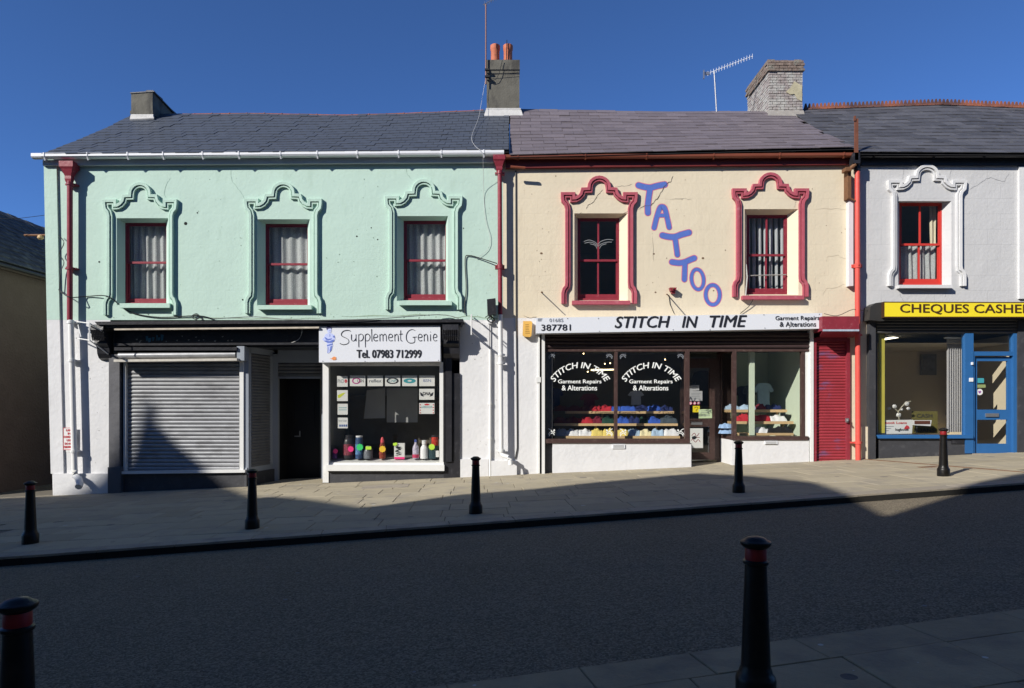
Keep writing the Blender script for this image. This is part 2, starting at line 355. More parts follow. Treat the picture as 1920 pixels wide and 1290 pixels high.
# ================================================================== GROUND
FK = lambda x: 8.61+.168*(x+6.45)      # far kerb line in plan (edge)
NK = lambda x: 3.99+.22*(x+.53)        # near kerb line
RD = .12
part('ground', mat('bare_ground', (.12, .11, .09), .9), None, lambda b: b.face([(-150,-60,gz(-150)-.35),(150,-60,gz(150)-.35),(150,160,gz(150)-.35),(-150,160,gz(-150)-.35)]), kind='structure')
def road(b):
    xs = [-60+3*i for i in range(41)]
    for x0, x1 in zip(xs, xs[1:]):
        for k in range(6):
            q = []
            for x, t in ((x0,k/6),(x1,k/6),(x1,(k+1)/6),(x0,(k+1)/6)):
                a = NK(x)-.05; c = FK(x)+.05; q.append((x, a+(c-a)*t, gz(x)-RD+.05*(1-(2*t-1)**2)-.0))
            b.face(q)
part('road', asph, None, road, kind='structure', smooth=True)
def clip(poly, a, b, c):     # keep a*x+b*y+c>=0
    out = []
    for i in range(len(poly)):
        p = poly[i]; q = poly[(i+1) % len(poly)]; dp = a*p[0]+b*p[1]+c; dq = a*q[0]+b*q[1]+c
        if dp >= 0: out.append(p)
        if (dp >= 0) != (dq >= 0):
            t = dp/(dp-dq); out.append((p[0]+(q[0]-p[0])*t, p[1]+(q[1]-p[1])*t))
    return out
def slab(poly, top, m, parent, name, h=.05):
    if len(poly) < 3: return
    b = MB(); tl = random.uniform(-.003, .003); cx = sum(p[0] for p in poly)/len(poly); cy = sum(p[1] for p in poly)/len(poly)
    if max(p[0] for p in poly)-min(p[0] for p in poly) < .05 or max(p[1] for p in poly)-min(p[1] for p in poly) < .05: return
    ins = [(p[0]+(cx-p[0])*.012, p[1]+(cy-p[1])*.012) for p in poly]
    b.loft([[(x, y, gz(x)+top-h) for x, y in poly], [(x, y, gz(x)+top-.005) for x, y in poly], [(x, y, gz(x)+top+tl*(y-cy)) for x, y in ins]])
    return b.build(name, m, parent)
# far pavement
pav = part('pavement', jointm, None, lambda b: [b.face([(x0, FK(x0)+.02, gz(x0)-.012), (x1, FK(x1)+.02, gz(x1)-.012), (x1, 17.6, gz(x1)-.012), (x0, 17.6, gz(x0)-.012)]) for x0, x1 in [(-40, -20), (-20, 0), (0, 20), (20, 40)]], kind='structure')
KW = .30; ca, cb = -.168, 1.0
kl = lambda x, y, off: None
row = 0; y = 16.02
while y > 7.2:
    d = random.choice([.58, .66, .74]); x = -13.5+random.uniform(0, .5)
    while x < 14.5:
        w = random.uniform(.6, 1.05)
        q = lambda xx, yy: (xx+(-.05)*(yy-16), yy)
        poly = [q(x+.005, y-.005), q(x+w-.005, y-.005), q(x+w-.005, y-d+.005), q(x+.005, y-d+.005)]
        poly = clip(poly, -.168, 1, -(8.61+.168*6.45)-KW-.006)
        if len(poly) >= 3:
            cx = sum(p[0] for p in poly)/len(poly); cy = sum(p[1] for p in poly)/len(poly); sx = 960+cx*FX/cy
            if -40 < sx < 1960: slab(poly, random.uniform(-.002, .002), slabm, pav, 'paving_slab')
        x += w
    y -= d; row += 1
# recess slabs in the two shop porches
for xa, xb in ((-6.25, -4.4), (4.1, 5.3)):
    n = 2
    for i in range(n):
        x0 = xa+(xb-xa)*i/n; x1 = xa+(xb-xa)*(i+1)/n
        slab([(x0+.004, 16.03), (x1-.004, 16.03), (x1-.004, 17.5), (x0+.004, 17.5)], .0, slabm, pav, 'paving_slab')
slab([(-40, 8), (-13.6, 8), (-13.6, 17.5), (-40, 17.5)], -.004, slabm, pav, 'paving_slab')
def kerbs(F, sgn, x0, x1, parent, m, wmin, wmax, W):
    dx = 1/math.hypot(1, (F(1)-F(0))); s = (F(1)-F(0))*dx; x = x0
    while x < x1:
        L = random.uniform(wmin, wmax); a = (x+.003, F(x+.003)); c = (x+L*dx-.004, F(x+L*dx-.004))
        poly = [a, c, (c[0]-s*W*sgn, c[1]+dx*W*sgn), (a[0]-s*W*sgn, a[1]+dx*W*sgn)]
        ks = slab(poly, random.uniform(-.002, .002), m, parent, 'kerb_stone', h=.03)
        if ks: part('kerb_face', grime_shade, ks, lambda b: b.loft([[(x_, y_, gz(x_)-.2) for x_, y_ in poly], [(x_, y_, gz(x_)-.034) for x_, y_ in poly]]))
        x += L*dx
kerbs(FK, 1, -12.5, 14.5, pav, kerbm, .85, .95, KW)
# near pavement
npv = part('pavement', jointm, None, lambda b: b.face([(-12, NK(-12)-.02, gz(-12)-.012), (12, NK(12)-.02, gz(12)-.012), (12, -2.4, gz(12)-.012), (-12, -2.4, gz(-12)-.012)]), kind='structure')
kerbs(NK, -1, -4.5, 6.5, npv, slabn, .72, .92, .36)
th = math.atan(.22); ux, uy = math.cos(th), math.sin(th)
v = -.366; k = 0
while v > -3.4:
    d = random.choice([.55, .62, .7]); u = -4+random.uniform(0, .6)
    while u < 7:
        w = random.uniform(.7, 1.05)
        o = (-.53, 3.99); g = lambda a, c: (o[0]+a*ux-c*uy*.6, o[1]+a*uy+c*ux)
        slab([g(u+.004, v-.004), g(u+w-.004, v-.004), g(u+w-.004, v-d+.004), g(u+.004, v-d+.004)], random.uniform(-.003, .003), slabn, npv, 'paving_slab')
        u += w
    v -= d
# rusty drainage strip and cover on the far pavement
def strip(b):
    a = (8.25, 15.95); c = (9.35, 12.15)
    for i in range(1): b.hexa([(a[0]-.05,a[1],gz(a[0])-.01),(a[0]+.05,a[1],gz(a[0])-.01),(c[0]+.05,c[1],gz(c[0])-.01),(c[0]-.05,c[1],gz(c[0])-.01)],
        [(a[0]-.05,a[1],gz(a[0])+.006),(a[0]+.05,a[1],gz(a[0])+.006),(c[0]+.05,c[1],gz(c[0])+.006),(c[0]-.05,c[1],gz(c[0])+.006)])
part('drain_channel', rust, pav, strip)
part('drain_cover', rust, pav, lambda b: b.hexa([(8.25,13.75,gz(8.25)-.01),(8.6,13.75,gz(8.6)-.01),(8.6,13.92,gz(8.6)-.01),(8.25,13.92,gz(8.25)-.01)], [(8.25,13.75,gz(8.25)+.006),(8.6,13.75,gz(8.6)+.006),(8.6,13.92,gz(8.6)+.006),(8.25,13.92,gz(8.25)+.006)]))
part('stop_tap_cover', kerbm, pav, lambda b: b.hexa([(-3.2,14.4,gz(-3.2)-.01),(-2.2,14.4,gz(-2.2)-.01),(-2.25,15.0,gz(-2.25)-.01),(-3.25,15.0,gz(-3.25)-.01)], [(-3.2,14.4,gz(-3.2)+.005),(-2.2,14.4,gz(-2.2)+.005),(-2.25,15.0,gz(-2.25)+.005),(-3.25,15.0,gz(-3.25)+.005)]))
lane = part('lane', asph, None, lambda b: b.face([(-13, 17.6, gz(-13)-.008), (-10.75, 17.6, gz(-10.75)-.008), (-10.75, 45, gz(-10.75)-.008), (-13, 45, gz(-13)-.008)]), kind='structure')

# ================================================================== BUILDINGS: shared builders
def wall_sheet(b, x0, x1, z0, z1, holes, Yf=16.0, Yb=16.24, leftx=None):
    # wall with rectangular openings (x0,x1,z0,z1) -> front, back and reveal faces; leftx(z) replaces the left edge
    xs = sorted({x0, x1, *[h[0] for h in holes], *[h[1] for h in holes]}); zs = sorted({z0, z1, *[h[2] for h in holes], *[h[3] for h in holes]})
    fx = lambda x, z: leftx(z) if (leftx and abs(x-x0) < 1e-6) else x
    for i in range(len(xs)-1):
        for j in range(len(zs)-1):
            a, c, e, g = xs[i], xs[i+1], zs[j], zs[j+1]; mx, mz = (a+c)/2, (e+g)/2
            if any(h[0] < mx < h[1] and h[2] < mz < h[3] for h in holes): continue
            b.face([(fx(a,e),Yf,e),(fx(c,e),Yf,e),(fx(c,g),Yf,g),(fx(a,g),Yf,g)]); b.face([(a,Yb,e),(a,Yb,g),(c,Yb,g),(c,Yb,e)])
def splay(b, o, n, Yf=16.0, Yb=16.19):     # o outer hole, n inner hole
    q = lambda h, Y: [(h[0],Y,h[2]),(h[1],Y,h[2]),(h[1],Y,h[3]),(h[0],Y,h[3])]
    A, B = q(o, Yf), q(n, Yb)
    for i in range(4): b.face([A[i], A[(i+1)%4], B[(i+1)%4], B[i]])
SURR = [(-64,247),(-64,226),(-62,219),(-58,214),(-57,206),(-57,62),(-59,54),(-64,48),(-65,40),(-65,36),(-48,36),(-48,45),(-42,44.5),(-36,41),(-31,35),(-29,27),(-17,26.5)]
SURR += [(-16.5*math.cos(t), 20-16*math.sin(t)) for t in [math.pi*k/10 for k in range(11)]][0:11]
SURR += [(17,26.5),(29,27),(31,35),(36,41),(42,44.5),(48,45),(48,36),(65,36),(65,40),(64,48),(59,54),(57,62),(57,206),(58,214),(62,219),(64,226),(64,247)]
PROF = [(-.060,0),(-.060,.055),(-.030,.058),(-.026,.022),(-.012,.022),(-.008,.082),(.052,.086),(.060,.075),(.060,0)]
def surround(parent, cx, top, hw, H, m):
    pts = [Vector((X_(cx+a*hw/65), Z_(top+c*H/247))) for a, c in SURR]; N = len(pts); rings = []
    for i in range(N):
        d0 = (pts[i]-pts[i-1]).normalized() if i else None; d1 = (pts[i+1]-pts[i]).normalized() if i < N-1 else None
        d0 = d0 or d1; d1 = d1 or d0; n0 = Vector((-d0.y, d0.x)); n1 = Vector((-d1.y, d1.x)); nn = (n0+n1).normalized()
        k = 1/max(.62, nn.dot(n0)); rings.append([(pts[i].x+nn.x*o*k, 16.0-h, pts[i].y+nn.y*o*k) for o, h in PROF])
    b = MB(); b.loft(rings); return b.build('window_surround', m, parent)
def curtain(parent, x0, x1, za, zb, Y, m, name='net_curtain', folds=9, amp=.03, gap=None):
    b = MB(); N = folds*6; Mz = 5; g = []
    for j in range(Mz+1):
        z = za+(zb-za)*j/Mz; row = []
        for i in range(N+1):
            u = i/N; w = x0+(x1-x0)*u; row.append(Vector((w+.006*math.sin(17*u+j), Y+amp*math.sin(u*folds*2*math.pi+.8*math.sin(5*u)+.12*j), z)))
        g.append(row)
    for j in range(Mz):
        for i in range(N): b.face([g[j][i], g[j][i+1], g[j+1][i+1], g[j+1][i]])
    return b.build(name, m, parent, smooth=False, normals=False)
def upper_window(bld, fx0, fx1, fy0, fy1, m, mid, bars=False, sill=None, sillm=None, double=False, curt='full', wide_right=None):
    # sash window; picture rectangle of the frame at depth 16.19
    Y = 16.19; x0, x1, z1, z0 = X_(fx0,Y), X_(fx1,Y), Z_(fy0,Y), Z_(fy1,Y); zm = Z_(mid,Y); t = .032
    fr = part('window', m, bld, lambda b: (b.box(x0-.03,x0+t,Y,Y+.09,z0,z1+.03), b.box(x1-t,x1+.03,Y,Y+.09,z0,z1+.03), b.box(x0+t,x1-t,Y,Y+.09,z1-t,z1+.03), b.box(x0+t,x1-t,Y,Y+.09,z0-.02,z0+.05)))
    s = .036; a, c = x0+t, x1-t
    def up(b):
        ya, yb = Y+.02, Y+.055
        b.box(a,a+s,ya,yb,zm-.02,z1-t); b.box(c-s,c,ya,yb,zm-.02,z1-t); b.box(a+s,c-s,ya,yb,z1-t-s,z1-t); b.box(a+s,c-s,ya,yb,zm-.025,zm+.025)
    part('sash', m, fr, up)
    def lo(b):
        ya, yb = Y+.056, Y+.088
        b.box(a,a+s,ya,yb,z0+.05,zm+.02); b.box(c-s,c,ya,yb,z0+.05,zm+.02); b.box(a+s,c-s,ya,yb,z0+.05,z0+.15); b.box(a+s,c-s,ya,yb,zm-.02,zm+.022)
    part('sash', m, fr, lo)
    if bars:
        xm = (a+c)/2
        part('glazing_bar', m, fr, lambda b: b.box(xm-.02,xm+.02,Y+.022,Y+.05,zm+.025,z1-t-s)); part('glazing_bar', m, fr, lambda b: b.box(xm-.02,xm+.02,Y+.058,Y+.086,z0+.15,zm-.02))
        hs = [(a+s, xm-.02), (xm+.02, c-s)]
    else: hs = [(a+s, c-s)]
    for p, q in hs:
        part('pane', glass, fr, lambda b: b.face([(p,Y+.036,zm+.02),(q,Y+.036,zm+.02),(q,Y+.036,z1-t-s),(p,Y+.036,z1-t-s)]))
        part('pane', glass, fr, lambda b: b.face([(p,Y+.072,z0+.15),(q,Y+.072,z0+.15),(q,Y+.072,zm-.015),(p,Y+.072,zm-.015)]))
    if curt == 'full':
        curtain(fr, a-.02, c+.02, z0, z1, Y+.20, lace, folds=random.choice([5,6,7]), amp=random.uniform(.02,.035)); curtain(fr, c-random.uniform(.30,.42), c+.02, zm-.1, z1-random.uniform(.12,.28), Y+.27, net2, folds=random.choice([4,5]), amp=.03)
        part('curtain', vin, fr, lambda b: [b.loft([[(c-.02-.045*i, Y+.26, z0), (c-.02-.045*i-.03, Y+.24, z0), (c-.02-.045*i-.045, Y+.27, z0), (c-.02-.045*i-.02, Y+.3, z0)], [(c-.02-.045*i, Y+.26, z1), (c-.02-.045*i-.03, Y+.24, z1), (c-.02-.045*i-.045, Y+.27, z1), (c-.02-.045*i-.02, Y+.3, z1)]]) for i in range(6)]) if False else None
    elif curt == 'strips':
        for i in range(7):
            xx = a+(c-a)*(.05+i*.15); curtain(fr, xx, xx+.075, z0, z1, Y+.22, blind, 'curtain_strip', folds=1, amp=.02)
    elif curt == 'cafe':
        curtain(fr, a, c, z0+.05, zm+.0, Y+.2, lace, folds=7)
        curtain(fr, c-.12, c+.02, zm, z1, Y+.22, beige, 'curtain', folds=2)
    if sill:
        sx0, sx1, sy0, sy1 = sill; part('window_sill', sillm or m, bld, lambda b: b.pbox(sx0, sx1, sy0, sy1, 15.86, 16.2))
    return fr
def hole_in(fx0, fx1, fy0, fy1): Y = 16.19; return (X_(fx0,Y), X_(fx1,Y), Z_(fy1,Y), Z_(fy0,Y))
def hole_out(x0, x1, y0, y1): return (X_(x0), X_(x1), Z_(y1), Z_(y0))
YE, YR = 15.72, 19.6
def roof_slates(bld, ze, zr, xl, xr, rows, w, m, name='roof', bell=.10, maxn=300, jag=0, under=felt):
    # base boarding plus slates laid row by row; ze(x), zr(x) give eave and ridge heights; xl, xr at eave
    def pt(x, u):
        z = ze(x)+(zr(x)-ze(x))*u - bell*math.sin(math.pi*min(1, u*1.0))*.6
        return Vector((x, YE+(YR-YE)*u, z))
    rf = MB(); n = 24
    for i in range(n):
        xa = xl+(xr-xl)*i/n; xb = xl+(xr-xl)*(i+1)/n
        for j in range(8): rf.face([pt(xa,j/8)-Vector((0,0,.03)), pt(xb,j/8)-Vector((0,0,.03)), pt(xb,(j+1)/8)-Vector((0,0,.03)), pt(xa,(j+1)/8)-Vector((0,0,.03))])
        rf.face([(xa,YR,zr(xa)-.03),(xb,YR,zr(xb)-.03),(xb,2*YR-YE,ze(xb)-.03),(xa,2*YR-YE,ze(xa)-.03)])
    roof = rf.build(name, under, bld, normals=False)
    L = (pt(0,1)-pt(0,0)).length; ex = L/rows; cells = []
    for r in range(rows):
        x = xl-(w/2 if r % 2 else 0)+random.uniform(-.02, .02); u0 = r/rows
        while x < xr:
            a = max(x, xl); c = min(x+w, xr)
            if jag and r % 2: c = min(c, xr-(.14 if r % 4 == 1 else 0))
            if c-a > .06: cells.append((r, a, c, u0))
            x += w
    meshes = []
    for kx in range(3):
        b = MB(); t = .012+.003*kx; j0 = random.uniform(-.004, .004)
        b.hexa([(-.5,0,0),(.5,j0,0),(.5,1,0),(-.5,1,0)], [(-.5,.004,t),(.5,j0+.004,t),(.5,1,t),(-.5,1,t)])
        me = D.meshes.new('slate'); me.from_pydata([v for v in b.v], [], b.f)
        bm = bmesh.new(); bm.from_mesh(me); bmesh.ops.recalc_face_normals(bm, faces=bm.faces); bm.to_mesh(me); bm.free(); me.materials.append(m); meshes.append(me)
    rest = MB(); cells.sort(key=lambda q: q[0])
    for i, (r, a, c, u0) in enumerate(cells):
        p0 = pt((a+c)/2, u0); u1 = min(1, u0+1.25/rows); p1 = pt((a+c)/2, u1); Ls = (p1-p0).length
        ang = math.atan2(p1.z-p0.z, p1.y-p0.y)-.035+random.uniform(-.008,.008); sz = math.atan2(pt(c,u0).z-pt(a,u0).z, c-a)
        loc = p0+Vector((0, random.uniform(-.008,.008), .028)); me = meshes[i % 3]
        if i < maxn: link('slate', me, loc, roof, rot=(ang, -sz, random.uniform(-.006,.006)), scale=(c-a-.008, Ls, 1))
        else:
            M4 = Matrix.Translation(loc) @ Matrix.Rotation(-sz, 4, 'Y') @ Matrix.Rotation(ang, 4, 'X') @ Matrix.Diagonal((c-a-.008, Ls, 1, 1))
            base = len(rest.v); rest.v += [M4 @ v.co for v in me.vertices]; rest.f += [tuple(base+q for q in f.vertices) for f in me.polygons]
    if rest.v: rest.build('upper_slates', m, roof, kind='stuff')
    return roof, pt
def lin(pts): 
    def f(x):
        if x <= pts[0][0]: return pts[0][1]
        for (a, b), (c, d) in zip(pts, pts[1:]):
            if x <= c: return b+(d-b)*(x-a)/(c-a)
        return pts[-1][1]
    return f
eav = lambda l: lin([(X_(p, YE), Z_(q, YE)) for p, q in l])
rdg = lambda l: lin([(X_(p, YR), Z_(q, YR)) for p, q in l])
def ridge_tiles(roof, x0, x1, zr, w, m, r=.11, crest=False):
    x = x0
    while x < x1:
        c = min(x+w, x1); b = MB(); za, zb = zr(x)-.03, zr(c-.01)-.03+random.uniform(-.008, .008)
        ring = lambda xx, z: [(xx, YR+r*math.cos(t), z+r*.75*math.sin(t)) for t in [math.pi*(k/8) for k in range(9)]]
        b.loft([ring(x+.005, za), ring(c-.012, zb), ]); b.loft([ring(c-.035, zb+.012), ring(c-.012, zb+.012)])
        if crest:
            n = 2; 
            for i in range(n):
                xa = x+(c-x)*i/n; xb = x+(c-x)*(i+1)/n; z = (za+zb)/2+r*.6
                b.prism([(xa,z),(xb,z),((xa+xb)/2+.015,z+.145),((xa+xb)/2-.015,z+.145)], YR-.02, YR+.02)
        b.build('ridge_tile', m, roof); x += w
def gutter(bld, x0, x1, zf, m, Y=15.80, r=.055, brk=.9, name='gutter', bend=0):
    prof = [(Y-r, .01), (Y-r*1.02, -r*.8), (Y-r*.8, -r*1.15), (Y-r*.3, -r*1.35), (Y+r*.5, -r*1.35), (Y+r, -r), (Y+r, .01), (Y+r-.006, .01), (Y+r-.008, -r*.9), (Y, -r*1.2), (Y-r+.012, -r*.8), (Y-r+.007, .01)]
    b = MB(); n = 10; b.loft([[(x0+(x1-x0)*i/n, p, zf(x0+(x1-x0)*i/n)+q) for p, q in prof] for i in range(n+1)])
    g = b.build(name, m, bld)
    x = x0+.3
    while x < x1-.1:
        z = zf(x); part('gutter_bracket', m, g, lambda b: b.loft([[(xx, Y-r-.012, z+.018), (xx, Y-r-.012, z-r*.85), (xx, Y-r*.82, z-r*1.3), (xx, Y-r*.5, z-r*2.0), (xx, Y+r*.5, z-r*1.5), (xx, Y+r*.5, z+.018)] for xx in (x-.014, x+.014)]))
        x += brk*random.uniform(.88, 1.12)
    return g
def pipe(bld, px, ya, yb, m, r=.055, Y=15.84, shoe=True, collars=(), name='downpipe', px2=None):
    px2 = px if px2 is None else px2; x = X_(px, Y); x2 = X_(px2, Y); b = MB(); za, zb = Z_(ya, Y), Z_(yb, Y)
    b.tube([(x2, Y, zb), (x, Y, za)], r, 14)
    o = b.build(name, m, bld, smooth=True)
    for c in collars:
        t = (c-ya)/(yb-ya); part('pipe_collar', m, o, lambda q: (q.tube([(x+(x2-x)*t, Y, Z_(c,Y)-.03), (x+(x2-x)*t, Y, Z_(c,Y)+.03)], r*1.28, 14), q.box(x-r*2.1, x+r*2.1, Y+.02, Y+.15, Z_(c,Y)-.018, Z_(c,Y)+.018)), smooth=False)
    return o
def hopper(bld, px, ya, yb, m, wt, wb, Y=15.84):
    x = X_(px, Y); z1, z0 = Z_(ya, Y), Z_(yb, Y); b = MB(); h = z1-z0
    sq = lambda w, z: [(x-w, Y-w*.8, z), (x+w, Y-w*.8, z), (x+w, Y+w*.8, z), (x-w, Y+w*.8, z)]
    b.loft([sq(wb, z0), sq(wb*1.25, z0+h*.15), sq(wb*1.2, z0+h*.3), sq(wt*.8, z0+h*.62), sq(wt, z0+h*.72), sq(wt, z1)])
    return b.build('hopper', m, bld)
def crack(bld, pts, m, w=1.6, Y=15.996, name='crack'):
    b = MB(); p = []
    for i in range(len(pts)-1):
        for k in range(4):
            t = k/4; j = 0 if k == 0 else 1.1
            p.append((pts[i][0]+(pts[i+1][0]-pts[i][0])*t+random.uniform(-j,j), pts[i][1]+(pts[i+1][1]-pts[i][1])*t+random.uniform(-j,j)))
    p.append(pts[-1]); ribbon(b, p, w*.72, Y, cap=False, taper=lambda t: (.35+.65*math.sin(math.pi*t)**.5 if 0 < t < 1 else .2)*(.7+.3*math.sin(37*t))); return b.build(name, m, bld)
crackm = mat('crack_shadowed_mortar', (.10, .085, .07), .95, .2)
def shell(bld, x0, x1, z0, zmid, ztop, back, m, fl=None):
    part('inner_wall', m, bld, lambda b: (b.face([(x0,16.24,z0),(x0,back,z0),(x0,back,ztop),(x0,16.24,ztop)]), b.face([(x1,16.24,z0),(x1,back,z0),(x1,back,ztop),(x1,16.24,ztop)]), b.face([(x0,back,z0),(x1,back,z0),(x1,back,ztop),(x0,back,ztop)])), normals=False)
    part('ceiling', m, bld, lambda b: b.box(x0, x1, 16.26, back, 6.62, 6.7))
    part('floor', fl or greyin, bld, lambda b: (b.box(x0,x1,16.2,back,zmid,zmid+.2), b.box(x0,x1,17.2 if False else 16.3,back,z0-.3,z0)))

# ================================================================== GREEN BUILDING
G = empty('terraced_shop_building', 'mint green terraced building with black shopfront, beside the lane on the left', 'building', (-5.6, 16, gz(-5.6)))
wins = [(235,312,418,571,492,265,344,65,247,219,311,409), (498,577,420,572,495,532.5,343,68,245,482,576,411), (757,836,414,563,488,795,338,68,243,744,835,405)]
wl = lin([(Z_(930), X_(100)), (Z_(850), X_(97)), (Z_(600), X_(91)), (Z_(300), X_(85))])
XG1 = X_(943); zsp = Z_(600)
def gw(b):
    b_h = [hole_out(w[9], w[11-1]+0 if False else w[10]+4, w[11], w[3]) for w in wins]
    # outer opening a little wider than the frame all round
    hs = []
    for w in wins:
        o = (X_(w[9]), X_(w[10]+5), Z_(w[3]+1), Z_(w[11])); hs.append(o)
    wall_sheet(b, X_(90), XG1, zsp, Z_(296), hs, leftx=wl)
    for w, o in zip(wins, hs): splay(b, o, hole_in(w[0], w[1], w[2], w[3]))
    b.face([(wl(zsp),16,zsp),(wl(zsp),23,zsp),(wl(Z_(296)),23,Z_(296)),(wl(Z_(296)),16,Z_(296))])
part('wall', mint, G, gw, normals=False)
part('gable_wall', cement, G, lambda b: b.face([(X_(85)+.02,YE+.3,Z_(300)),(X_(85)+.02,2*YR-YE,Z_(300)),(X_(85)+.02,YR,9.8)]), normals=False)
part('lower_wall', white_w, G, lambda b: wall_sheet(b, X_(862), XG1, -.4, zsp-.001, []), normals=False)
part('lower_wall', white_w, G, lambda b: (wall_sheet(b, X_(97), X_(207), -.95, zsp-.001, [], leftx=wl), b.face([(wl(-.9),16,-.9),(wl(-.9),23,-.9),(wl(zsp),23,zsp),(wl(zsp),16,zsp)])), normals=False)
for q in ((100, 203, 888, 940, 15.93), (863, 916, 861, 915, 15.94), (921, 969, 864, 912, 15.92)): part('wall_plinth', white_w, G, lambda b: b.pbox(*q, 16.05))
part('corner_strip', mint, G, lambda b: b.loft([[(wl(z)-.01, 15.955, z), (wl(z)+(X_(108)-X_(85)), 15.955, z), (wl(z)+(X_(108)-X_(85)), 16.03, z), (wl(z)-.01, 16.03, z)] for z in (zsp+.001, Z_(310))]))
part('corner_strip', white_w, G, lambda b: b.loft([[(wl(z)-.01, 15.955, z), (wl(z)+(X_(110)-X_(87)), 15.955, z), (wl(z)+(X_(110)-X_(87)), 16.03, z), (wl(z)-.01, 16.03, z)] for z in (Z_(888), zsp-.001)]))
for i, w in enumerate(wins):
    upper_window(G, w[0], w[1]+4, w[2], w[3], maroon, w[4], sill=[(224,318,568.5,577),(483,584,572,580),(748,847,564,572)][i], sillm=mint_t)
    surround(G, w[5], w[6], w[7], w[8], mint_t)
ze = eav([(75,291),(945,283)]); zr = rdg([(335,215),(480,214),(640,217),(760,214),(910,208),(950,208)])
XR = X_(954, YE)
roofG, ptG = roof_slates(G, ze, zr, X_(76, YE), XR, 15, .28, slateb)
ridge_tiles(roofG, X_(335,YR), X_(906,YR), zr, .5, ridgem, r=.075)
part('fascia_board', mat('grey_fascia', (.42, .44, .46), .5, .08), G, lambda b: b.pbox(80, 925, 300, 310, 15.89, 15.99, 294, 304))
gut = lin([(X_(62,15.8), Z_(290,15.8)), (X_(945,15.8), Z_(284,15.8))])
gutter(G, X_(62,15.8), X_(945,15.8), gut, white_p, r=.075)
hopper(G, 130, 305, 342, maroon, .16, .06); pipe(G, 131, 340, 600, maroon, .06, collars=(345, 503)); pipe(G, 133, 600, 886, white_g, .062, collars=(604, 676, 846), px2=140)
part('pipe_shoe', white_g, G, lambda b: b.tube([P(140,882,15.84), P(141,892,15.84), P(147,897,15.78), P(150,908,15.70), P(147,913,15.62)], .075, 12), smooth=True)
hopper(G, 936, 293, 322, maroon, .14, .06); pipe(G, 937, 320, 590, maroon, .052, Y=15.80, collars=(324, 498, 502), px2=938); pipe(G, 938, 590, 850, white_g, .052, Y=15.80, collars=(665, 681, 845), px2=940)
part('pipe_shoe', white_g, G, lambda b: b.tube([P(940,848,15.80), P(942,853,15.78), P(953,857,15.72), P(957,862,15.7), P(957.5,872,15.68)], .05, 12), smooth=True)
pipe(G, 918, 592, 655, metal, .012, Y=15.96); pipe(G, 919, 655, 897, white_g, .03, Y=15.95, collars=(757, 822), name='waste_pipe')
# left stub chimney
def chimney_cement(bld, x0, x1, Ya, Yb, ya, yb, m, cap=None, name='chimney'):
    xa, xb, z1, z0 = X_(x0,Ya), X_(x1,Ya), Z_(ya,Ya), Z_(yb,Ya)
    b = MB(); b.box(xa, xb, Ya, Yb, z0-.8, z1-.02); b.box(xa-.02, xb+.02, Ya-.02, Yb+.02, z0+.0, z0+.09)
    return b.build(name, m, bld)
roofp = G
c1 = chimney_cement(G, 246, 286, 19.02, 20.6, 172, 214, cement)
part('chimney_slate_cap', slateg, c1, lambda b: (b.hexa([P(244,175,19.0), P(289,172,19.0), (X_(289,19.0),20.62,Z_(172,19.0)-.15), (X_(244,19.0),20.62,Z_(172,19.0)-.15)], [q+Vector((0,0,.03)) for q in (P(244,175,19.0), P(289,172,19.0), Vector((X_(289,19.0),20.62,Z_(172,19.0)-.15)), Vector((X_(244,19.0),20.62,Z_(172,19.0)-.15)))]), b.box(X_(272,19),X_(285,19),19.05,19.6,Z_(171,19),Z_(167.5,19))))
part('flashing', flash, c1, lambda b: (b.pbox(246, 287, 214, 224, 18.99, 19.05), b.hexa([P(244,226,18.9),P(289,224,18.9),P(287,217,19.15),P(246,217,19.15)], [q+Vector((0,-.02,.03)) for q in (P(244,226,18.9),P(289,224,18.9),P(287,217,19.15),P(246,217,19.15))])))
# centre chimney with two pots
c2 = part('chimney', cement, G, lambda b: (b.pbox(912.5, 974, 131, 205, 19.2, 20.2), b.pbox(911.5, 974.5, 112, 130, 19.17, 20.23), b.pbox(913, 973, 128, 135, 19.215, 20.19)))
for px in (928.5, 952.5):
    k = 66.3; b = MB(); x = X_(px, 19.5); z = Z_(112, 19.17)-.02; Z0 = 0
    b.lathe((x, 19.5, z), [(.12, 0), (.125, .05), (.122, .42), (.135, .45), (.14, .50), (.138, .58), (.11, .60), (.095, .585), (.095, .3)], 20)
    b.build('chimney_pot', potm, c2, smooth=True)
part('flashing', flash, c2, lambda b: (b.hexa([P(908,217,19.02),P(980,217,19.02),P(976,205,19.17),P(912,205,19.17)], [q+Vector((0,.03,.05)) for q in (P(908,217,19.02),P(980,217,19.02),P(976,205,19.17),P(912,205,19.17))]), b.pbox(911, 976, 203, 211, 19.15, 19.25)))
# cable stay round the chimney
part('strap', cable, c2, lambda b: (b.tube([P(911,141,19.12), P(974,136,19.12), ], .006, 5), b.tube([P(911,131,19.12), P(975,131,19.12)], .012, 5), b.tube([P(911,140,19.1), P(920,152,19.12), P(930,149,19.12), P(936,138,19.12), P(942,113,19.12)], .008, 5), b.tube([P(949.5,112,19.33), P(950.5,75,19.33)], .012, 5)))
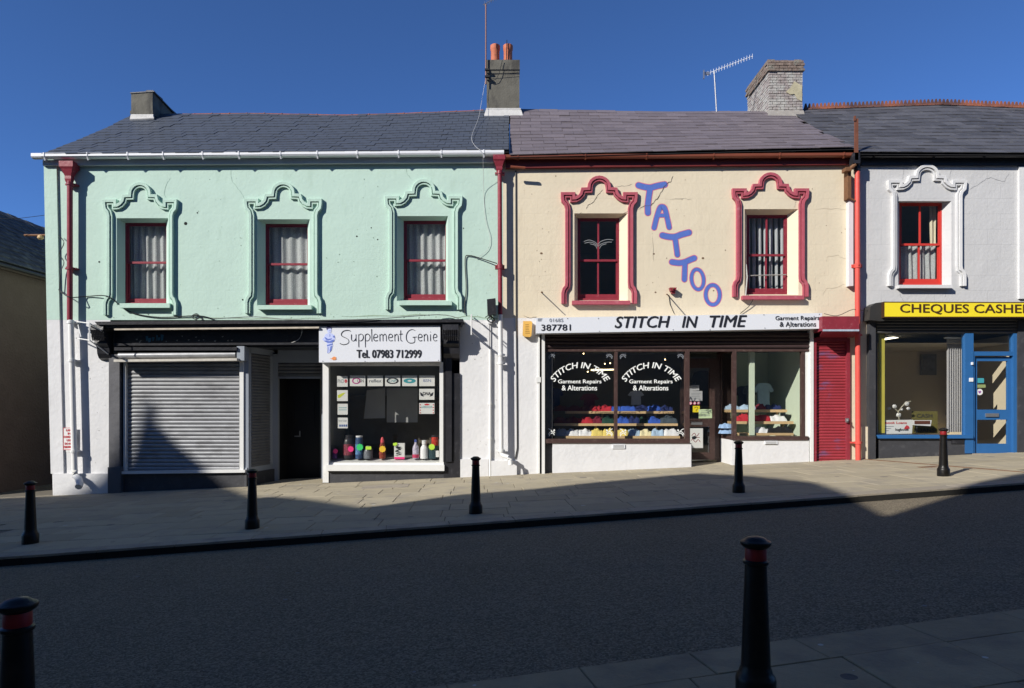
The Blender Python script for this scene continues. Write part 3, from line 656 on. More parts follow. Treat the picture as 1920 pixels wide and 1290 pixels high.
# holes, cracks and cables on the mint wall
for p in ([(312,372),(308,362),(313,344),(320,333)],[(462,376),(450,358),(435,340),(433,318)],[(773,338),(764,328),(759,312)]): crack(G, p, mat('green_crack', (.24,.36,.29), .9), 1.0)
part('fixing_hole', dark, G, lambda b: [b.face([P(cx+r*math.cos(t), cy+r*math.sin(t), 15.997) for t in [k*.785 for k in range(8)]]) for cx, cy, r in ((348,419,3.2),(370,399,1.5),(186,491,1.8),(669,443,1.6),(708,449,1.3),(869,428,1.2),(455,562,1.6),(696,427,1.2))])
lowdirt = mat('grimy_mint', (.30, .40, .30), .9, .3, 9, bump=.4)
for p in ([(300,597),(420,596),(520,598),(600,597)],[(640,593),(720,592),(800,590)],[(845,597),(880,592),(905,596),(940,598)]): crack(G, p, lowdirt, 3.2)

def flakes(bld, x0, x1, y0, y1, n, m, seed):
    rr = random.Random(seed)
    def fn(b):
        for i in range(n):
            cx, cy, q = rr.uniform(x0, x1), rr.uniform(y0, y1), rr.choice([.35,.5,.6,1.0]); pts = [P(cx+q*rr.uniform(.5,1.4)*math.cos(k*1.05), cy+q*rr.uniform(.5,1.6)*math.sin(k*1.05), 15.9968) for k in range(6)]
            b.face(pts)
    part('paint_flakes', m, bld, fn, kind='stuff', normals=False)
flkg = mat('mint_flake', (.22,.30,.24), .95, .3); flkc = mat('cream_flake', (.36,.29,.2), .95, .3); flkw = mat('white_flake', (.36,.35,.33), .95, .3)
flakes(G, 338, 455, 330, 590, 26, flkg, 1); flakes(G, 610, 715, 330, 590, 26, flkg, 2); flakes(G, 872, 925, 330, 590, 12, flkg, 3); flakes(G, 210, 900, 588, 597, 60, flkg, 6); flakes(G, 870, 935, 620, 850, 16, flkw, 4); flakes(G, 158, 198, 620, 880, 16, flkw, 5)
# ---- black shopfront of the green building
part('cornice', blackp, G, lambda b: (b.ppoly([(177,603),(868,598),(870,604),(182,609)], 15.55, 16.0), b.ppoly([(184,609.5),(866,604.5),(864,610),(190,615)], 15.64, 16.0), b.ppoly([(214,615),(600,612),(600,616),(214,619)], 15.70, 15.98)))
part('cornice_batten', mat('weathered_cream_wood', (.50, .44, .36), .7, .3, 9), G, lambda b: (b.ppoly([(214,616),(598,612.5),(598,615.5),(214,619)], 15.60, 15.7)))
part('fascia', blackp, G, lambda b: (b.ppoly([(214,619.5),(862,615),(862,651),(214,651)], 15.97, 16.06), b.ppoly([(214,644),(598,642),(598,646),(214,648)], 15.80, 15.97)))
scr = []
part('painted_lettering', mat('faded_blue_paint', (.05, .2, .32), .6), G, lambda b: [flat(b, [(x,y0),(x+w,y0+random.uniform(-1,1)),(x+w*.7,y1),(x+w*.2,y1+random.uniform(-1,2))], 15.965) for x, w, y0, y1 in [(273,5,630,639),(277,7,634,641),(285,5,632,638),(293,3,628,638),(296,5,633,638),(301,6,627,638)]])
part('peeling_paint', mat('pale_flaked_paint', (.45, .45, .42), .8), G, lambda b: [flat(b, [(x,y),(x+random.uniform(2,5),y-1),(x+random.uniform(1,3),y+random.uniform(1,2.5))], 15.963) for x, y in [(254,636),(262,639),(310,640),(330,638),(352,637),(371,638),(380,637),(401,639),(426,638),(433,638),(340,630),(365,632),(415,631),(260,641)]])
# corbels: ribbed scroll brackets at both ends
for xa, xb in ((190, 213), (833, 862)):
    cb_ = part('corbel', blackp, G, lambda b: (b.loft([[(x, Y, z) for Y, z in [(16.0, Z_(612)), (15.60, Z_(612)), (15.58, Z_(622)), (15.66, Z_(627)), (15.62, Z_(633)), (15.74, Z_(637)), (15.72, Z_(646)), (15.82, Z_(652)), (15.84, Z_(664)), (15.9, Z_(672)), (16.0, Z_(676))]] for x in (X_(xa), X_(xb))]),))
    part('corbel_ribs', blackp, cb_, lambda b: [b.tube([(X_(xa)+.015+k*(X_(xb)-X_(xa)-.03)/7, yy, Z_(zz)), (X_(xa)+.015+k*(X_(xb)-X_(xa)-.03)/7, yy+.05, Z_(zz+9))], .016, 6) for k in range(8) for yy, zz in ((15.575,622),(15.61,632))])
part('pilaster', mat('worn_black_pilaster', (.10, .10, .108), .6, .15, 4, bump=.3, dirt=(.05,.05,.055), dirt_amt=.5, dscale=3), G, lambda b: (b.pbox(204, 224, 664, 876, 15.90, 16.1), b.pbox(202, 226, 876, 925, 15.86, 16.1)))
part('pilaster', blackp, G, lambda b: (b.pbox(835, 847, 664, 866, 15.90, 16.05), b.pbox(848, 862, 700, 864, 15.95, 16.05), b.pbox(832, 863, 864, 900, 15.94, 16.1), b.pbox(831,834, 664,866,15.93,16.0)))
part('jamb', blackp, G, lambda b: (b.pbox(224, 231, 655, 925, 16.02, 16.3),))
# roller housing and ledge
part('shutter_housing', blackp, G, lambda b: (b.pbox(214, 444, 651, 657, 15.75, 16.1),))
part('roller_tube', galv, G, lambda b: b.tube([P(224,667,15.86), P(443,665,15.86)], .075, 16), smooth=True)
part('shutter_ledge', mat('grimy_cream_metal', (.52,.49,.43),.6,.2,12), G, lambda b: b.ppoly([(213,674),(444,671.5),(444,676),(213,678.5)], 15.68, 16.02))
part('shutter_bracket', mat('blue_grey_paint', (.26,.29,.33),.5), G, lambda b: (b.pbox(444, 458, 649, 676, 15.80, 16.08), ))
sh = part('roller_shutter', galv, G, lambda b: b.face([P(236,678,16.09), P(449,678,16.09), P(449,884,16.09), P(236,884,16.09)]), normals=False)
def slat_mesh(w, h, d, m, name='shutter_slat'):
    b = MB(); pr = [(0,0),(-d*.55,h*.12),(-d,h*.38),(-d*.95,h*.62),(-d*.45,h*.84),(0,h*.93)]
    b.loft([[(x, y, z) for y, z in pr] for x in (-w/2, w/2)]); me = D.meshes.new(name); me.from_pydata(list(b.v), [], b.f)
    bm = bmesh.new(); bm.from_mesh(me); bmesh.ops.recalc_face_normals(bm, faces=bm.faces); bm.to_mesh(me); bm.free(); me.materials.append(m); return me
n = 28; hh = (Z_(680,16.08)-Z_(882,16.08))/n; me = slat_mesh(X_(449,16.08)-X_(236,16.08), hh, .022, galv)
for i in range(n): link('shutter_slat', me, ((X_(236,16.08)+X_(449,16.08))/2+random.uniform(-.006,.006), 16.08, Z_(882,16.08)+hh*i), sh)
part('guide_rail', white_g, G, lambda b: (b.pbox(231, 235.5, 680, 883, 15.98, 16.1),)); part('guide_rail', white_g, G, lambda b: (b.pbox(449, 456.5, 677, 883, 15.96, 16.1),))
part('shutter_sill', white_g, G, lambda b: b.ppoly([(227,884),(459,881),(459,886),(227,889)], 15.90, 16.12))
part('stall_riser', blackm, G, lambda b: (b.pbox(224, 458, 887, 935, 15.98, 16.1), b.obox((X_(458,15.98),15.98), (X_(511,17.1),17.1), -.06, -.8, Z_(887))))
# porch return with the narrow dusty shutter
A = Vector((X_(464), 16.0)); B = Vector((X_(512,17.1), 17.1)); dv = (B-A)
z1r, z0r = Z_(652), Z_(877)
part('porch_post', mat('blue_grey_gloss', (.28,.31,.36),.4,.08), G, lambda b: (b.obox((X_(457),15.99), (X_(466),16.0), .12, Z_(889), Z_(648)), b.obox(A, A+dv*.14, .05, z0r, z1r), b.obox(A+dv*.86, B+dv*.06, .05, z0r-.05, z1r), b.obox(A, B, .06, Z_(661), Z_(648)), b.obox(A-dv*.02, B, .07, z0r-.14, z0r)))
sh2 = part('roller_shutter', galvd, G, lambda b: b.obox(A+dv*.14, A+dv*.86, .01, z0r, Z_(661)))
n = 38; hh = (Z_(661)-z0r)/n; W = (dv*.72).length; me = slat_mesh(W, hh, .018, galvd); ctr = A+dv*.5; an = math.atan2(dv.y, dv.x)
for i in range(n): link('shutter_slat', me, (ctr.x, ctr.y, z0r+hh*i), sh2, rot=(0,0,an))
part('door_frame', MATS['blue_grey_gloss'], G, lambda b: (b.pbox(507, 521, 664, 906, 17.08, 17.2), b.pbox(521, 606, 651, 680, 17.08, 17.2), b.pbox(603, 618, 651, 910, 17.08, 17.2)))
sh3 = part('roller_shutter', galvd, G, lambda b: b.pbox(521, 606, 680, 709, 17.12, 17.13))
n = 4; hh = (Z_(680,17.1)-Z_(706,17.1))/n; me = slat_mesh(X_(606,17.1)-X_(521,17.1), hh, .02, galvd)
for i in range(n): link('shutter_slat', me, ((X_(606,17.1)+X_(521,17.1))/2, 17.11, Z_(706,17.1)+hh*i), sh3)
part('shutter_bottom_rail', metal, sh3, lambda b: b.pbox(521, 606, 706, 710, 17.08, 17.12))
# black open doorway: dark passage behind
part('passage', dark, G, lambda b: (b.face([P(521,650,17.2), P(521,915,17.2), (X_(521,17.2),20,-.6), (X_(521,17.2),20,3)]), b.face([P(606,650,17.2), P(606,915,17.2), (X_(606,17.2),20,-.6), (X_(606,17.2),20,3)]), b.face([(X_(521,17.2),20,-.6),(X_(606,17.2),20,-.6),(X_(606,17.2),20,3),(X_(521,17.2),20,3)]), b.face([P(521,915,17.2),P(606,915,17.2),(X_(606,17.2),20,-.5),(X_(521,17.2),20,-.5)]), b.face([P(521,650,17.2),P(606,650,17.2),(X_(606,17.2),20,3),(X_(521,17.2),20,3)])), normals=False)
part('door', mat('black_door_paint', (.012,.012,.014),.4), G, lambda b: (b.pbox(522, 605, 700, 906, 17.9, 17.94), b.pbox(530, 552, 740, 800, 17.88, 17.9), b.pbox(568, 590, 740, 800, 17.88, 17.9)))
part('letter_plate', metal, G, lambda b: (b.pbox(561, 563, 808, 819, 17.86, 17.88), b.pbox(552, 561, 817, 819, 17.86, 17.88)))
part('porch_ceiling', blackp, G, lambda b: b.face([(X_(455),15.98,Z_(650)),(X_(612),15.98,Z_(650)),(X_(612),17.2,Z_(650)),(X_(455),17.2,Z_(650))]), normals=False)
# right hand window of the green building
part('shop_window_frame', white_g, G, lambda b: (b.pbox(605, 616, 679, 905, 15.94, 16.1), b.pbox(824, 832, 679, 872, 15.94, 16.1), b.pbox(616, 824, 679, 686, 15.99, 16.08), b.pbox(611, 833, 872, 883, 15.86, 16.04), b.hexa([P(616,873,16.0),P(824,873,16.0),(X_(824,16),16.35,Z_(872,16)),(X_(616,16),16.35,Z_(872,16))], [P(616,867,16.03),P(824,866.5,16.03),(X_(824,16),16.35,Z_(862,16)),(X_(616,16),16.35,Z_(862,16))])))
part('pane', shopglass, G, lambda b: b.face([P(616,686,16.02), P(824,686,16.02), P(824,868,16.02), P(616,868,16.02)]), normals=False)
part('stall_riser', blackm, G, lambda b: (b.pbox(612, 836, 883, 925, 15.96, 16.1), b.box(X_(606),X_(612),15.97,17.1,-.4,Z_(880))))
part('window_floor', greyin, G, lambda b: b.box(X_(616), X_(824), 16.3, 17.5, Z_(862)-.5, Z_(861)))
part('inner_wall', dkin, G, lambda b: (b.face([P(600,640,17.7),P(900,640,17.7),P(900,900,17.7),P(600,900,17.7)]), b.face([(X_(616),16.05,3.2),(X_(616),17.7,3.2),(X_(616),17.7,-.3),(X_(616),16.05,-.3)]), b.face([(X_(824),16.05,3.2),(X_(824),17.7,3.2),(X_(824),17.7,-.3),(X_(824),16.05,-.3)]), b.face([(X_(616),16.05,3.1),(X_(616),17.7,3.1),(X_(824),17.7,3.1),(X_(824),16.05,3.1)])), normals=False)
part('panelling', mat('brown_panelling', (.11,.095,.07),.8,.2,6), G, lambda b: b.pbox(655, 840, 742, 870, 17.55, 17.6))
shell(G, X_(92), XG1-.02, -.6, 3.35, 7.0, 22.5, greyin)

# ================================================================== CREAM BUILDING
C = empty('terraced_shop_building', 'cream terraced building with raspberry window surrounds in the middle of the row', 'building', (4.1, 16, gz(4.1)))
XC0, XC1 = XG1+.003, X_(1612)
wc = [(1083,1161,409,563,488,1123,332,67,238,1077,1177,400), (1400,1476,403,552,478,1443,326,67,231,1396,1497,392)]
def cw(b):
    hs = [(X_(w[9]), X_(w[10]), Z_(w[3]+1), Z_(w[11])) for w in wc]
    wall_sheet(b, XC0, XC1, zsp+.05, Z_(300), hs)
    for w, o in zip(wc, hs): splay(b, o, hole_in(w[0], w[1], w[2], w[3]))
part('wall', cream, C, cw, normals=False)
part('lower_wall', white_w, C, lambda b: wall_sheet(b, XC0, X_(1010), -.4, zsp+.049, []), normals=False)
part('lower_wall', cream, C, lambda b: wall_sheet(b, X_(1592), XC1, .1, zsp+.049, []), normals=False)
part('wall_plinth', creamt, C, lambda b: b.pbox(1616, 1630, 800, 866, 15.95, 16.05))
for i, w in enumerate(wc):
    upper_window(C, w[0], w[1], w[2], w[3], maroon, w[4], bars=True, sill=[(1073,1182,563.5,570.5),(1393,1508,554,561)][i], sillm=redtrim, curt=['none','strips'][i])
    surround(C, w[5], w[6], w[7], w[8], redtrim)
# painted winged motif on the glass of the first cream window
part('glass_motif', mat('faint_white_print', (.30,.31,.32), .5, 0), C, lambda b: [ribbon(b, smooth_pts(p, 4), .9, 16.21, cap=False) for p in ([(1092,454),(1104,450),(1114,453),(1121,458),(1126,453),(1138,449),(1150,450)], [(1096,456),(1108,454),(1118,459),(1121,462)], [(1121,462),(1128,457),(1138,454),(1147,454)], [(1106,457),(1116,460),(1119,466)], [(1124,466),(1128,460),(1137,457)])])
part('window_guard_rail', mat('weathered_rail', (.3,.29,.27),.6), C, lambda b: b.tube([P(1400,517,16.15), P(1474,515,16.15)], .014, 6))
part('safety_rope', cablew, C, lambda b: b.tube([P(1399,496,16.05), P(1401,520,16.05), P(1398,555,16.0)], .014, 6))
zeC = eav([(945,293),(1300,284.5),(1600,278)]); zrC = rdg([(975,206),(1100,208),(1250,211),(1400,210),(1500,211)])
roofC, ptC = roof_slates(C, zeC, zrC, XR+.02, X_(1606,YE), 14, .55, slatep, jag=1)
ridge_tiles(roofC, X_(980,YR), X_(1402,YR), lambda x: zrC(x)-.03, .45, felt, r=.06)
part('fascia_board', darkred, C, lambda b: (b.pbox(948, 1600, 298, 315, 15.90, 15.99, 294, 308),))
gutC = lin([(X_(947,15.8), Z_(292,15.8)), (X_(1300,15.8), Z_(290.5,15.8)), (X_(1602,15.8), Z_(288.5,15.8))])
gutter(C, X_(947,15.8), X_(1602,15.8), gutC, brownpl, r=.058, brk=1.5)
part('fallen_gutter_piece', brownpl, C, lambda b: b.tube([P(957,313,15.7), P(985,315,15.7)], .035, 8), smooth=True)
# right chimney in whitewashed brick
def brick_chimney(bld):
    Ya, Yb = 19.3, 21.05; xa, xb = X_(1442,Ya), X_(1505,Ya); z0, z1, zc = Z_(214,Ya)-.9, Z_(135,Ya), Z_(113,Ya)
    ch = part('chimney', mortar, bld, lambda b: (b.box(xa+.02,xb-.02,Ya+.02,Yb-.02,z0,z1), b.box(xa-.02,xb+.02,Ya-.02,Yb+.02,z1,zc-.02)))
    def bricks(b, xa, xb, Ya, Yb, z0, z1, rough):
        z = z0; r = 0
        while z < z1-.03:
            h = .068; off = (.115 if r % 2 else 0)
            for (s, e, fn) in ((xa, xb, 'f'), (Ya, Yb, 's')):
                x = s-off
                while x < e:
                    a, c = max(x, s), min(x+.215, e)
                    if c-a > .03 and random.random() > .03:
                        j = random.uniform(0, rough); zz = min(z+h, z1)
                        if fn == 'f': b.box(a+.003, c-.006, Ya-j, Ya+.05, z, zz-.006)
                        else: b.box(xa-j, xa+.05, a+.003, c-.006, z, zz-.006); 
                    x += .227
            z += .076; r += 1
    part('bricks', brickm, ch, lambda b: bricks(b, xa, xb, Ya, Yb, z0+.5, z1, .014), kind='stuff')
    part('cap_bricks', brickc, ch, lambda b: (bricks(b, xa-.045, xb+.045, Ya-.045, Yb+.045, z1+.015, zc, .022),), kind='stuff')
    part('chimney_capping', brickc, ch, lambda b: [b.box(xa+(xb-xa)*i/5-.02, xa+(xb-xa)*(i+1)/5-.01, Ya+.05+.0*i, Yb, zc-.03, zc+random.uniform(.0,.06)) for i in range(5)])
    part('render_patch', mat('yellowed_render', (.42,.38,.25),.9,.2,6,bump=.6,bs=30), ch, lambda b: (b.ppoly([(1483,164),(1490,152),(1497,157),(1504,160),(1504,190),(1496,186),(1490,176),(1482,177),(1474,172)], Ya-.025, Ya+.01),))
    part('flashing', mat('mortar_fillet', (.27,.25,.22),.9,.2,5,bump=.6), ch, lambda b: (b.hexa([P(1440,220,19.05),P(1510,219,19.05),P(1507,209,19.3),P(1441,209,19.3)], [q+Vector((0,.02,.05)) for q in (P(1440,220,19.05),P(1510,219,19.05),P(1507,209,19.3),P(1441,209,19.3))]),))
brick_chimney(C)
# tattoo lettering
TX = lambda x, y: (x/3.794+920, y/3.794+280)
T = [([(1052,256),(1096,268),(1138,272),(1185,260),(1238,250)], 42), ([(1135,275),(1126,330),(1118,400),(1118,452)], 40)], \
    [([(1163,558),(1182,480),(1203,418),(1222,408),(1240,425),(1256,490),(1270,555)], 35), ([(1192,470),(1248,470)], 26)], \
    [([(1222,612),(1268,622),(1312,622),(1358,606),(1410,592)], 42), ([(1313,640),(1320,690),(1328,750)], 36)], \
    [([(1290,802),(1338,808),(1380,802),(1418,786),(1448,774)], 40), ([(1382,812),(1380,870),(1378,926)], 36)]
for li, strokes in enumerate(T):
    b0 = MB(); b1 = MB()
    for k, (pts, w) in enumerate(strokes):
        pp = [TX(*q) for q in smooth_pts(pts, 5)]
        ribbon(b0, pp, (w+9)/3.794, 15.9985-.0006*k); ribbon(b1, pp, w/3.794, 15.9965-.001*k)
    o = b0.build('painted_letter_outline', tred, C, normals=False); b1.build('painted_letter', tblue, C, normals=False)
for cx, cy, rx, ry, w, rot in ((1472,925,43,72,24,-.12),(1580,1035,50,70,26,-.02)):
    for m_, ww, Y, nm in ((tred, w+9, 15.9985, 'painted_letter_outline'), (tblue, w, 15.9965, 'painted_letter')):
        b = MB(); N = 28
        for i in range(N):
            q = []
            for (t, s) in ((i,-1),(i+1,-1),(i+1,1),(i,1)):
                a = 2*math.pi*t/N; X0, Y0 = (rx+s*ww/2)*math.cos(a), (ry+s*ww/2)*math.sin(a)
                q.append(P(*TX(cx+X0*math.cos(rot)-Y0*math.sin(rot), cy+X0*math.sin(rot)+Y0*math.cos(rot)), Y))
            b.face(q)
        b.build(nm, m_, C, normals=False)
ck = lambda l: [TX(*q) for q in l]
for l, w in (([(1298,190),(1285,225),(1262,240),(1235,262),(1200,330),(1165,370),(1140,400),(1100,400),(1040,430)], 2.2), ([(800,285),(765,320),(735,370),(690,400),(678,425)], 1.8), ([(620,470),(650,450)], 1), ([(920,465),(960,450),(1010,432)], 1.3), ([(1150,620),(1160,800)], .8), ([(880,265),(950,262),(1010,245)], .8), ([(1240,355),(1380,350),(1430,360)], .7), ([(230,1185),(280,1200),(330,1190)], 1.6)): crack(C, ck(l), crackm, w, Y=15.9945 if l[0][0] == 1298 else 15.996)
zz8 = lambda l: [(x/3.31+1340, y/3.31+300) for x, y in l]
for l in ([(690,630),(700,600),(760,590),(800,610),(835,608)], [(670,840),(690,800),(760,790),(810,770)], [(270,320),(275,300)], [(500,290),(505,250),(490,300)], [(600,305),(760,300),(820,310)]): crack(C, zz8(l), mat('faint_cream_crack', (.48,.41,.31), .9), 1.0)
part('fixing_hole', mat('brown_hole', (.16,.1,.06),.9), C, lambda b: [b.face([P(cx+r*math.cos(t)*1.3, cy+r*math.sin(t), 15.997) for t in [k*.785 for k in range(8)]]) for cx, cy, r in ((1015,475,2),(1226,476,1.5),(1318,484,2),(1229,548,1.5),(1042,330,1),(1016,548,1.8),(1250,484,.9),(1360,469,1),(1338,545,1.2))])
flakes(C, 975, 1045, 330, 580, 18, flkc, 11); flakes(C, 1205, 1365, 330, 585, 30, flkc, 12); flakes(C, 1520, 1588, 330, 585, 18, flkc, 13)
# grey strip and orange pipe at the right end
part('pipe_casing', mat('pale_lilac_board', (.62,.60,.62),.6,.06), C, lambda b: (b.pbox(1592, 1600, 378, 536, 15.86, 16.02), ))
part('drain_stub', rust, C, lambda b: (b.pbox(1590, 1596, 318, 372, 15.80, 16.02), b.tube([P(1591,319,15.75), P(1604,308,15.7)], .045, 8), b.pbox(1586,1597,313,320,15.7,15.9), b.tube([P(1590,370,15.8),P(1604,377,15.8)], .02, 6)))
pC = pipe(C, 1607.5, 320, 592, redpipe, .058, Y=15.82, collars=(497, 500), px2=1608); pipe(C, 1608, 592, 865, redpipe, .058, Y=15.82, collars=(628, 830), px2=1609)
part('pipe_boot', blackp, C, lambda b: (b.tube([P(1607,321,15.82), P(1607,309,15.82), P(1608,296,15.75)], .07, 12), b.pbox(1600, 1613, 286, 306, 15.66, 15.85)))
part('vent_pipe', mat('rusty_brown_angle_iron', (.16,.06,.035),.6,.2,10), C, lambda b: (b.pbox(1603, 1609.5, 222, 300, 15.66, 15.70), b.pbox(1602, 1605, 217, 226, 15.64, 15.68)))
shell(C, XC0+.03, XC1-.03, .05, 3.35, 7.0, 22.5, greyin)

# ---- tailoring shopfront
part('riser_jamb', blackm, C, lambda b: b.pbox(1022, 1036, 627, 892, 16.05, 16.3))
part('guide_rail', white_g, C, lambda b: (b.pbox(1016, 1021.5, 625, 890, 15.90, 16.1),))
part('conduit', white_g, C, lambda b: (b.pbox(1009, 1012, 628, 888, 15.94, 16.0), b.pbox(1006,1014,707,717,15.92,15.98)))
part('guide_rail', white_g, C, lambda b: (b.pbox(1519.5, 1525.5, 616, 869, 15.92, 16.1),))
ws = part('roller_shutter', brownsh, C, lambda b: b.pbox(1022, 1521, 624, 655, 16.0, 16.1))
hh = (Z_(626,15.98)-Z_(653,15.98))/4; me = slat_mesh(X_(1519,15.98)-X_(1022,15.98), hh, .03, brownsh)
for i in range(4): link('shutter_slat', me, ((X_(1519,15.98)+X_(1022,15.98))/2, 15.99, Z_(653,15.98)+hh*i), ws)
part('shop_window_frame', brownfr, C, lambda b: (b.pbox(1022, 1518, 655, 659, 15.97, 16.12), b.pbox(1152, 1158, 659, 823, 15.98, 16.08), b.pbox(1284.5, 1293, 659, 823, 15.97, 16.08), b.pbox(1373.5, 1381, 659, 818, 15.97, 16.07), b.pbox(1503, 1509, 656, 819, 15.98, 16.08),
    b.pbox(1022, 1294, 823, 831, 15.92, 16.1), b.pbox(1373, 1516, 818, 825, 15.92, 16.1), b.box(X_(1373),X_(1378),15.97,16.9,Z_(825),Z_(818)), b.box(X_(1373),X_(1376),16.88,16.94,Z_(825),Z_(655)), b.box(X_(1289),X_(1293),15.98,16.9,Z_(830),Z_(823)), b.box(X_(1373),X_(1376),16.0,16.9,Z_(659),Z_(655))))
part('frame_post', white_g, C, lambda b: b.pbox(1510, 1518, 659, 819, 15.99, 16.09))
for x0, x1, yb in ((1023,1152,823),(1158,1284.5,823),(1381,1503,818)):
    part('pane', shopglass, C, lambda b: b.face([P(x0,659,16.04), P(x1,659,16.04), P(x1,yb,16.04), P(x0,yb,16.04)]), normals=False)
part('pane', shopglass, C, lambda b: b.face([(X_(1374.5),16.02,Z_(659)),(X_(1374.5),16.9,Z_(659)),(X_(1374.5),16.9,Z_(819)),(X_(1374.5),16.02,Z_(819))]), normals=False)
part('pane', shopglass, C, lambda b: b.face([(X_(1291),16.02,Z_(659)),(X_(1291),16.9,Z_(659)),(X_(1291),16.9,Z_(824)),(X_(1291),16.02,Z_(824))]), normals=False)
part('stall_riser', white_w, C, lambda b: (b.pbox(1036, 1296, 831, 905, 15.95, 16.1), b.box(X_(1288),X_(1295.9),15.96,16.95,.0,Z_(831)), b.pbox(1373, 1517, 825, 892, 15.95, 16.1), b.box(X_(1373.1),X_(1380),15.96,16.95,.1,Z_(825))))
for x0, x1, y0, y1 in ((1148,1172,833.5,841),(1434,1458,827,833)):
    av = part('air_vent', white_p, C, lambda b: b.pbox(x0, x1, y0, y1, 15.925, 15.95)); part('vent_louvre', greyin, av, lambda b: [b.pbox(x0+2, x1-2, y0+1.2+1.9*k, y0+2+1.9*k, 15.921, 15.926) for k in range(3)])
# door in the porch
dY = 16.92
dr = part('door', brownfr, C, lambda b: (b.pbox(1283, 1291, 678, 862, dY, dY+.05), b.pbox(1331, 1345, 678, 862, dY, dY+.05), b.pbox(1291, 1331, 678, 690, dY, dY+.05), b.pbox(1291, 1331, 785, 800, dY, dY+.05), b.pbox(1291, 1331, 848, 862, dY, dY+.05)))
part('pane', shopglass, dr, lambda b: b.face([P(1291,690,dY+.03),P(1331,690,dY+.03),P(1331,785,dY+.03),P(1291,785,dY+.03)]), normals=False)
part('pane', shopglass, dr, lambda b: b.face([P(1291,800,dY+.03),P(1331,800,dY+.03),P(1331,848,dY+.03),P(1291,848,dY+.03)]), normals=False)
part('letterbox', metal, dr, lambda b: b.pbox(1296, 1317, 791, 796.5, dY-.015, dY))
part('door_frame', brownfr, C, lambda b: (b.pbox(1345, 1352, 655, 866, dY, dY+.06), b.pbox(1276, 1345, 672, 678, dY, dY+.06), b.pbox(1276, 1283, 655, 866, dY, dY+.06)))
part('pane', shopglass, C, lambda b: b.face([P(1283,655,dY+.03),P(1345,655,dY+.03),P(1345,672,dY+.03),P(1283,672,dY+.03)]), normals=False)
part('porch_ceiling', brownsh, C, lambda b: b.face([(X_(1290),16.0,Z_(654)),(X_(1376),16.0,Z_(654)),(X_(1376),17,Z_(654)),(X_(1290),17,Z_(654))]), normals=False)
# interior of the tailoring shop
part('inner_wall', mat('shop_dark_wall', (.12,.12,.11),.9,.1), C, lambda b: (b.face([P(1000,620,19.0),P(1420,620,19.0),P(1420,900,19.0),P(1000,900,19.0)]), b.face([(X_(1023),16.1,3.3),(X_(1023),19,3.3),(X_(1023),19,.1),(X_(1023),16.1,.1)])), normals=False)
part('inner_wall', mintin, C, lambda b: (b.face([P(1380,640,18.4),P(1580,640,18.4),P(1580,880,18.4),P(1380,880,18.4)]), b.face([(X_(1512),16.1,3.3),(X_(1512),18.4,3.3),(X_(1512),18.4,.1),(X_(1512),16.1,.1)])), normals=False)
part('inner_ceiling', greyin, C, lambda b: b.face([(X_(1023),16.1,3.05),(X_(1512),16.1,3.05),(X_(1512),19,3.05),(X_(1023),19,3.05)]), normals=False)
part('column', mintin, C, lambda b: b.pbox(1406, 1415, 655, 816, 16.25, 16.37))
part('shop_floor', dkin, C, lambda b: b.face([(X_(1023),16.1,.45),(X_(1288),16.1,.45),(X_(1288),19,.45),(X_(1023),19,.45)]), normals=False)
# maroon side door: canopy and shutter
part('door_canopy', maroon, C, lambda b: (b.pbox(1542, 1611, 593, 620, 15.45, 15.99), b.hexa([P(1536,633,15.9),P(1600,633,15.9),P(1611,622,15.45),P(1542,622,15.45)], [q+Vector((0,0,.03)) for q in (P(1536,633,15.9),P(1600,633,15.9),P(1611,622,15.45),P(1542,622,15.45))])))
part('canopy_edge', mat('pale_blue_flaking', (.35,.42,.5),.7,.3,15), C, lambda b: b.pbox(1543, 1611, 617.5, 621, 15.44, 15.46))
part('door_frame', maroon, C, lambda b: (b.pbox(1526.5, 1531, 634, 868, 15.94, 16.1), b.pbox(1588.5, 1594, 634, 866, 15.94, 16.1), b.pbox(1531, 1588.5, 632, 640, 15.95, 16.1)))
rs = part('roller_shutter', shred, C, lambda b: b.pbox(1531, 1589, 640, 868, 16.04, 16.1)); n = 42; hh = (Z_(640,16.03)-Z_(867,16.03))/n
me = slat_mesh(X_(1589,16.03)-X_(1531,16.03), hh, .014, shred)
for i in range(n): link('shutter_slat', me, ((X_(1589,16.03)+X_(1531,16.03))/2, 16.035, Z_(867,16.03)+hh*i), rs)
part('shutter_lock', metal, rs, lambda b: (b.pbox(1587, 1592, 784, 792, 15.88, 15.94), b.tube([P(1589,788,15.8),P(1589,788,15.9)], .02, 6)))

# ================================================================== WHITE BUILDING
Wb = empty('terraced_shop_building', 'pale grey terraced building with bright red sash window at the right edge', 'building', (11.4, 16, gz(11.4)))
XW0 = XC1+.003; ww = (1686,1766,380,534,458,1735.5,311,69,226,1686,1784,377)
def wwf(b):
    o = (X_(ww[9]-2), X_(ww[10]), Z_(ww[3]+1), Z_(ww[11])); wall_sheet(b, XW0, 17, Z_(602), Z_(290), [o]); splay(b, o, hole_in(ww[0], ww[1], ww[2], ww[3]))
part('wall', grey_w, Wb, wwf, normals=False)
part('lower_wall', cream, Wb, lambda b: wall_sheet(b, XW0, X_(1634), .1, Z_(602.1), []), normals=False)
part('lower_wall', blackm, Wb, lambda b: wall_sheet(b, X_(1912), 17, .1, Z_(602.1), []), normals=False)
part('corner_strip', grey_t, Wb, lambda b: b.pbox(1911.5, 1925, 312, 560, 15.94, 16.02))
upper_window(Wb, *ww[:4], redframe, ww[4], bars=True, sill=(1686,1786,534,540), sillm=grey_t, curt='cafe'); surround(Wb, *ww[5:9], grey_t)
zeW = eav([(1600,287),(1920,289)]); zrW = rdg([(1500,207),(1620,203),(1760,198),(1920,204)])
XW = X_(1607, YE)
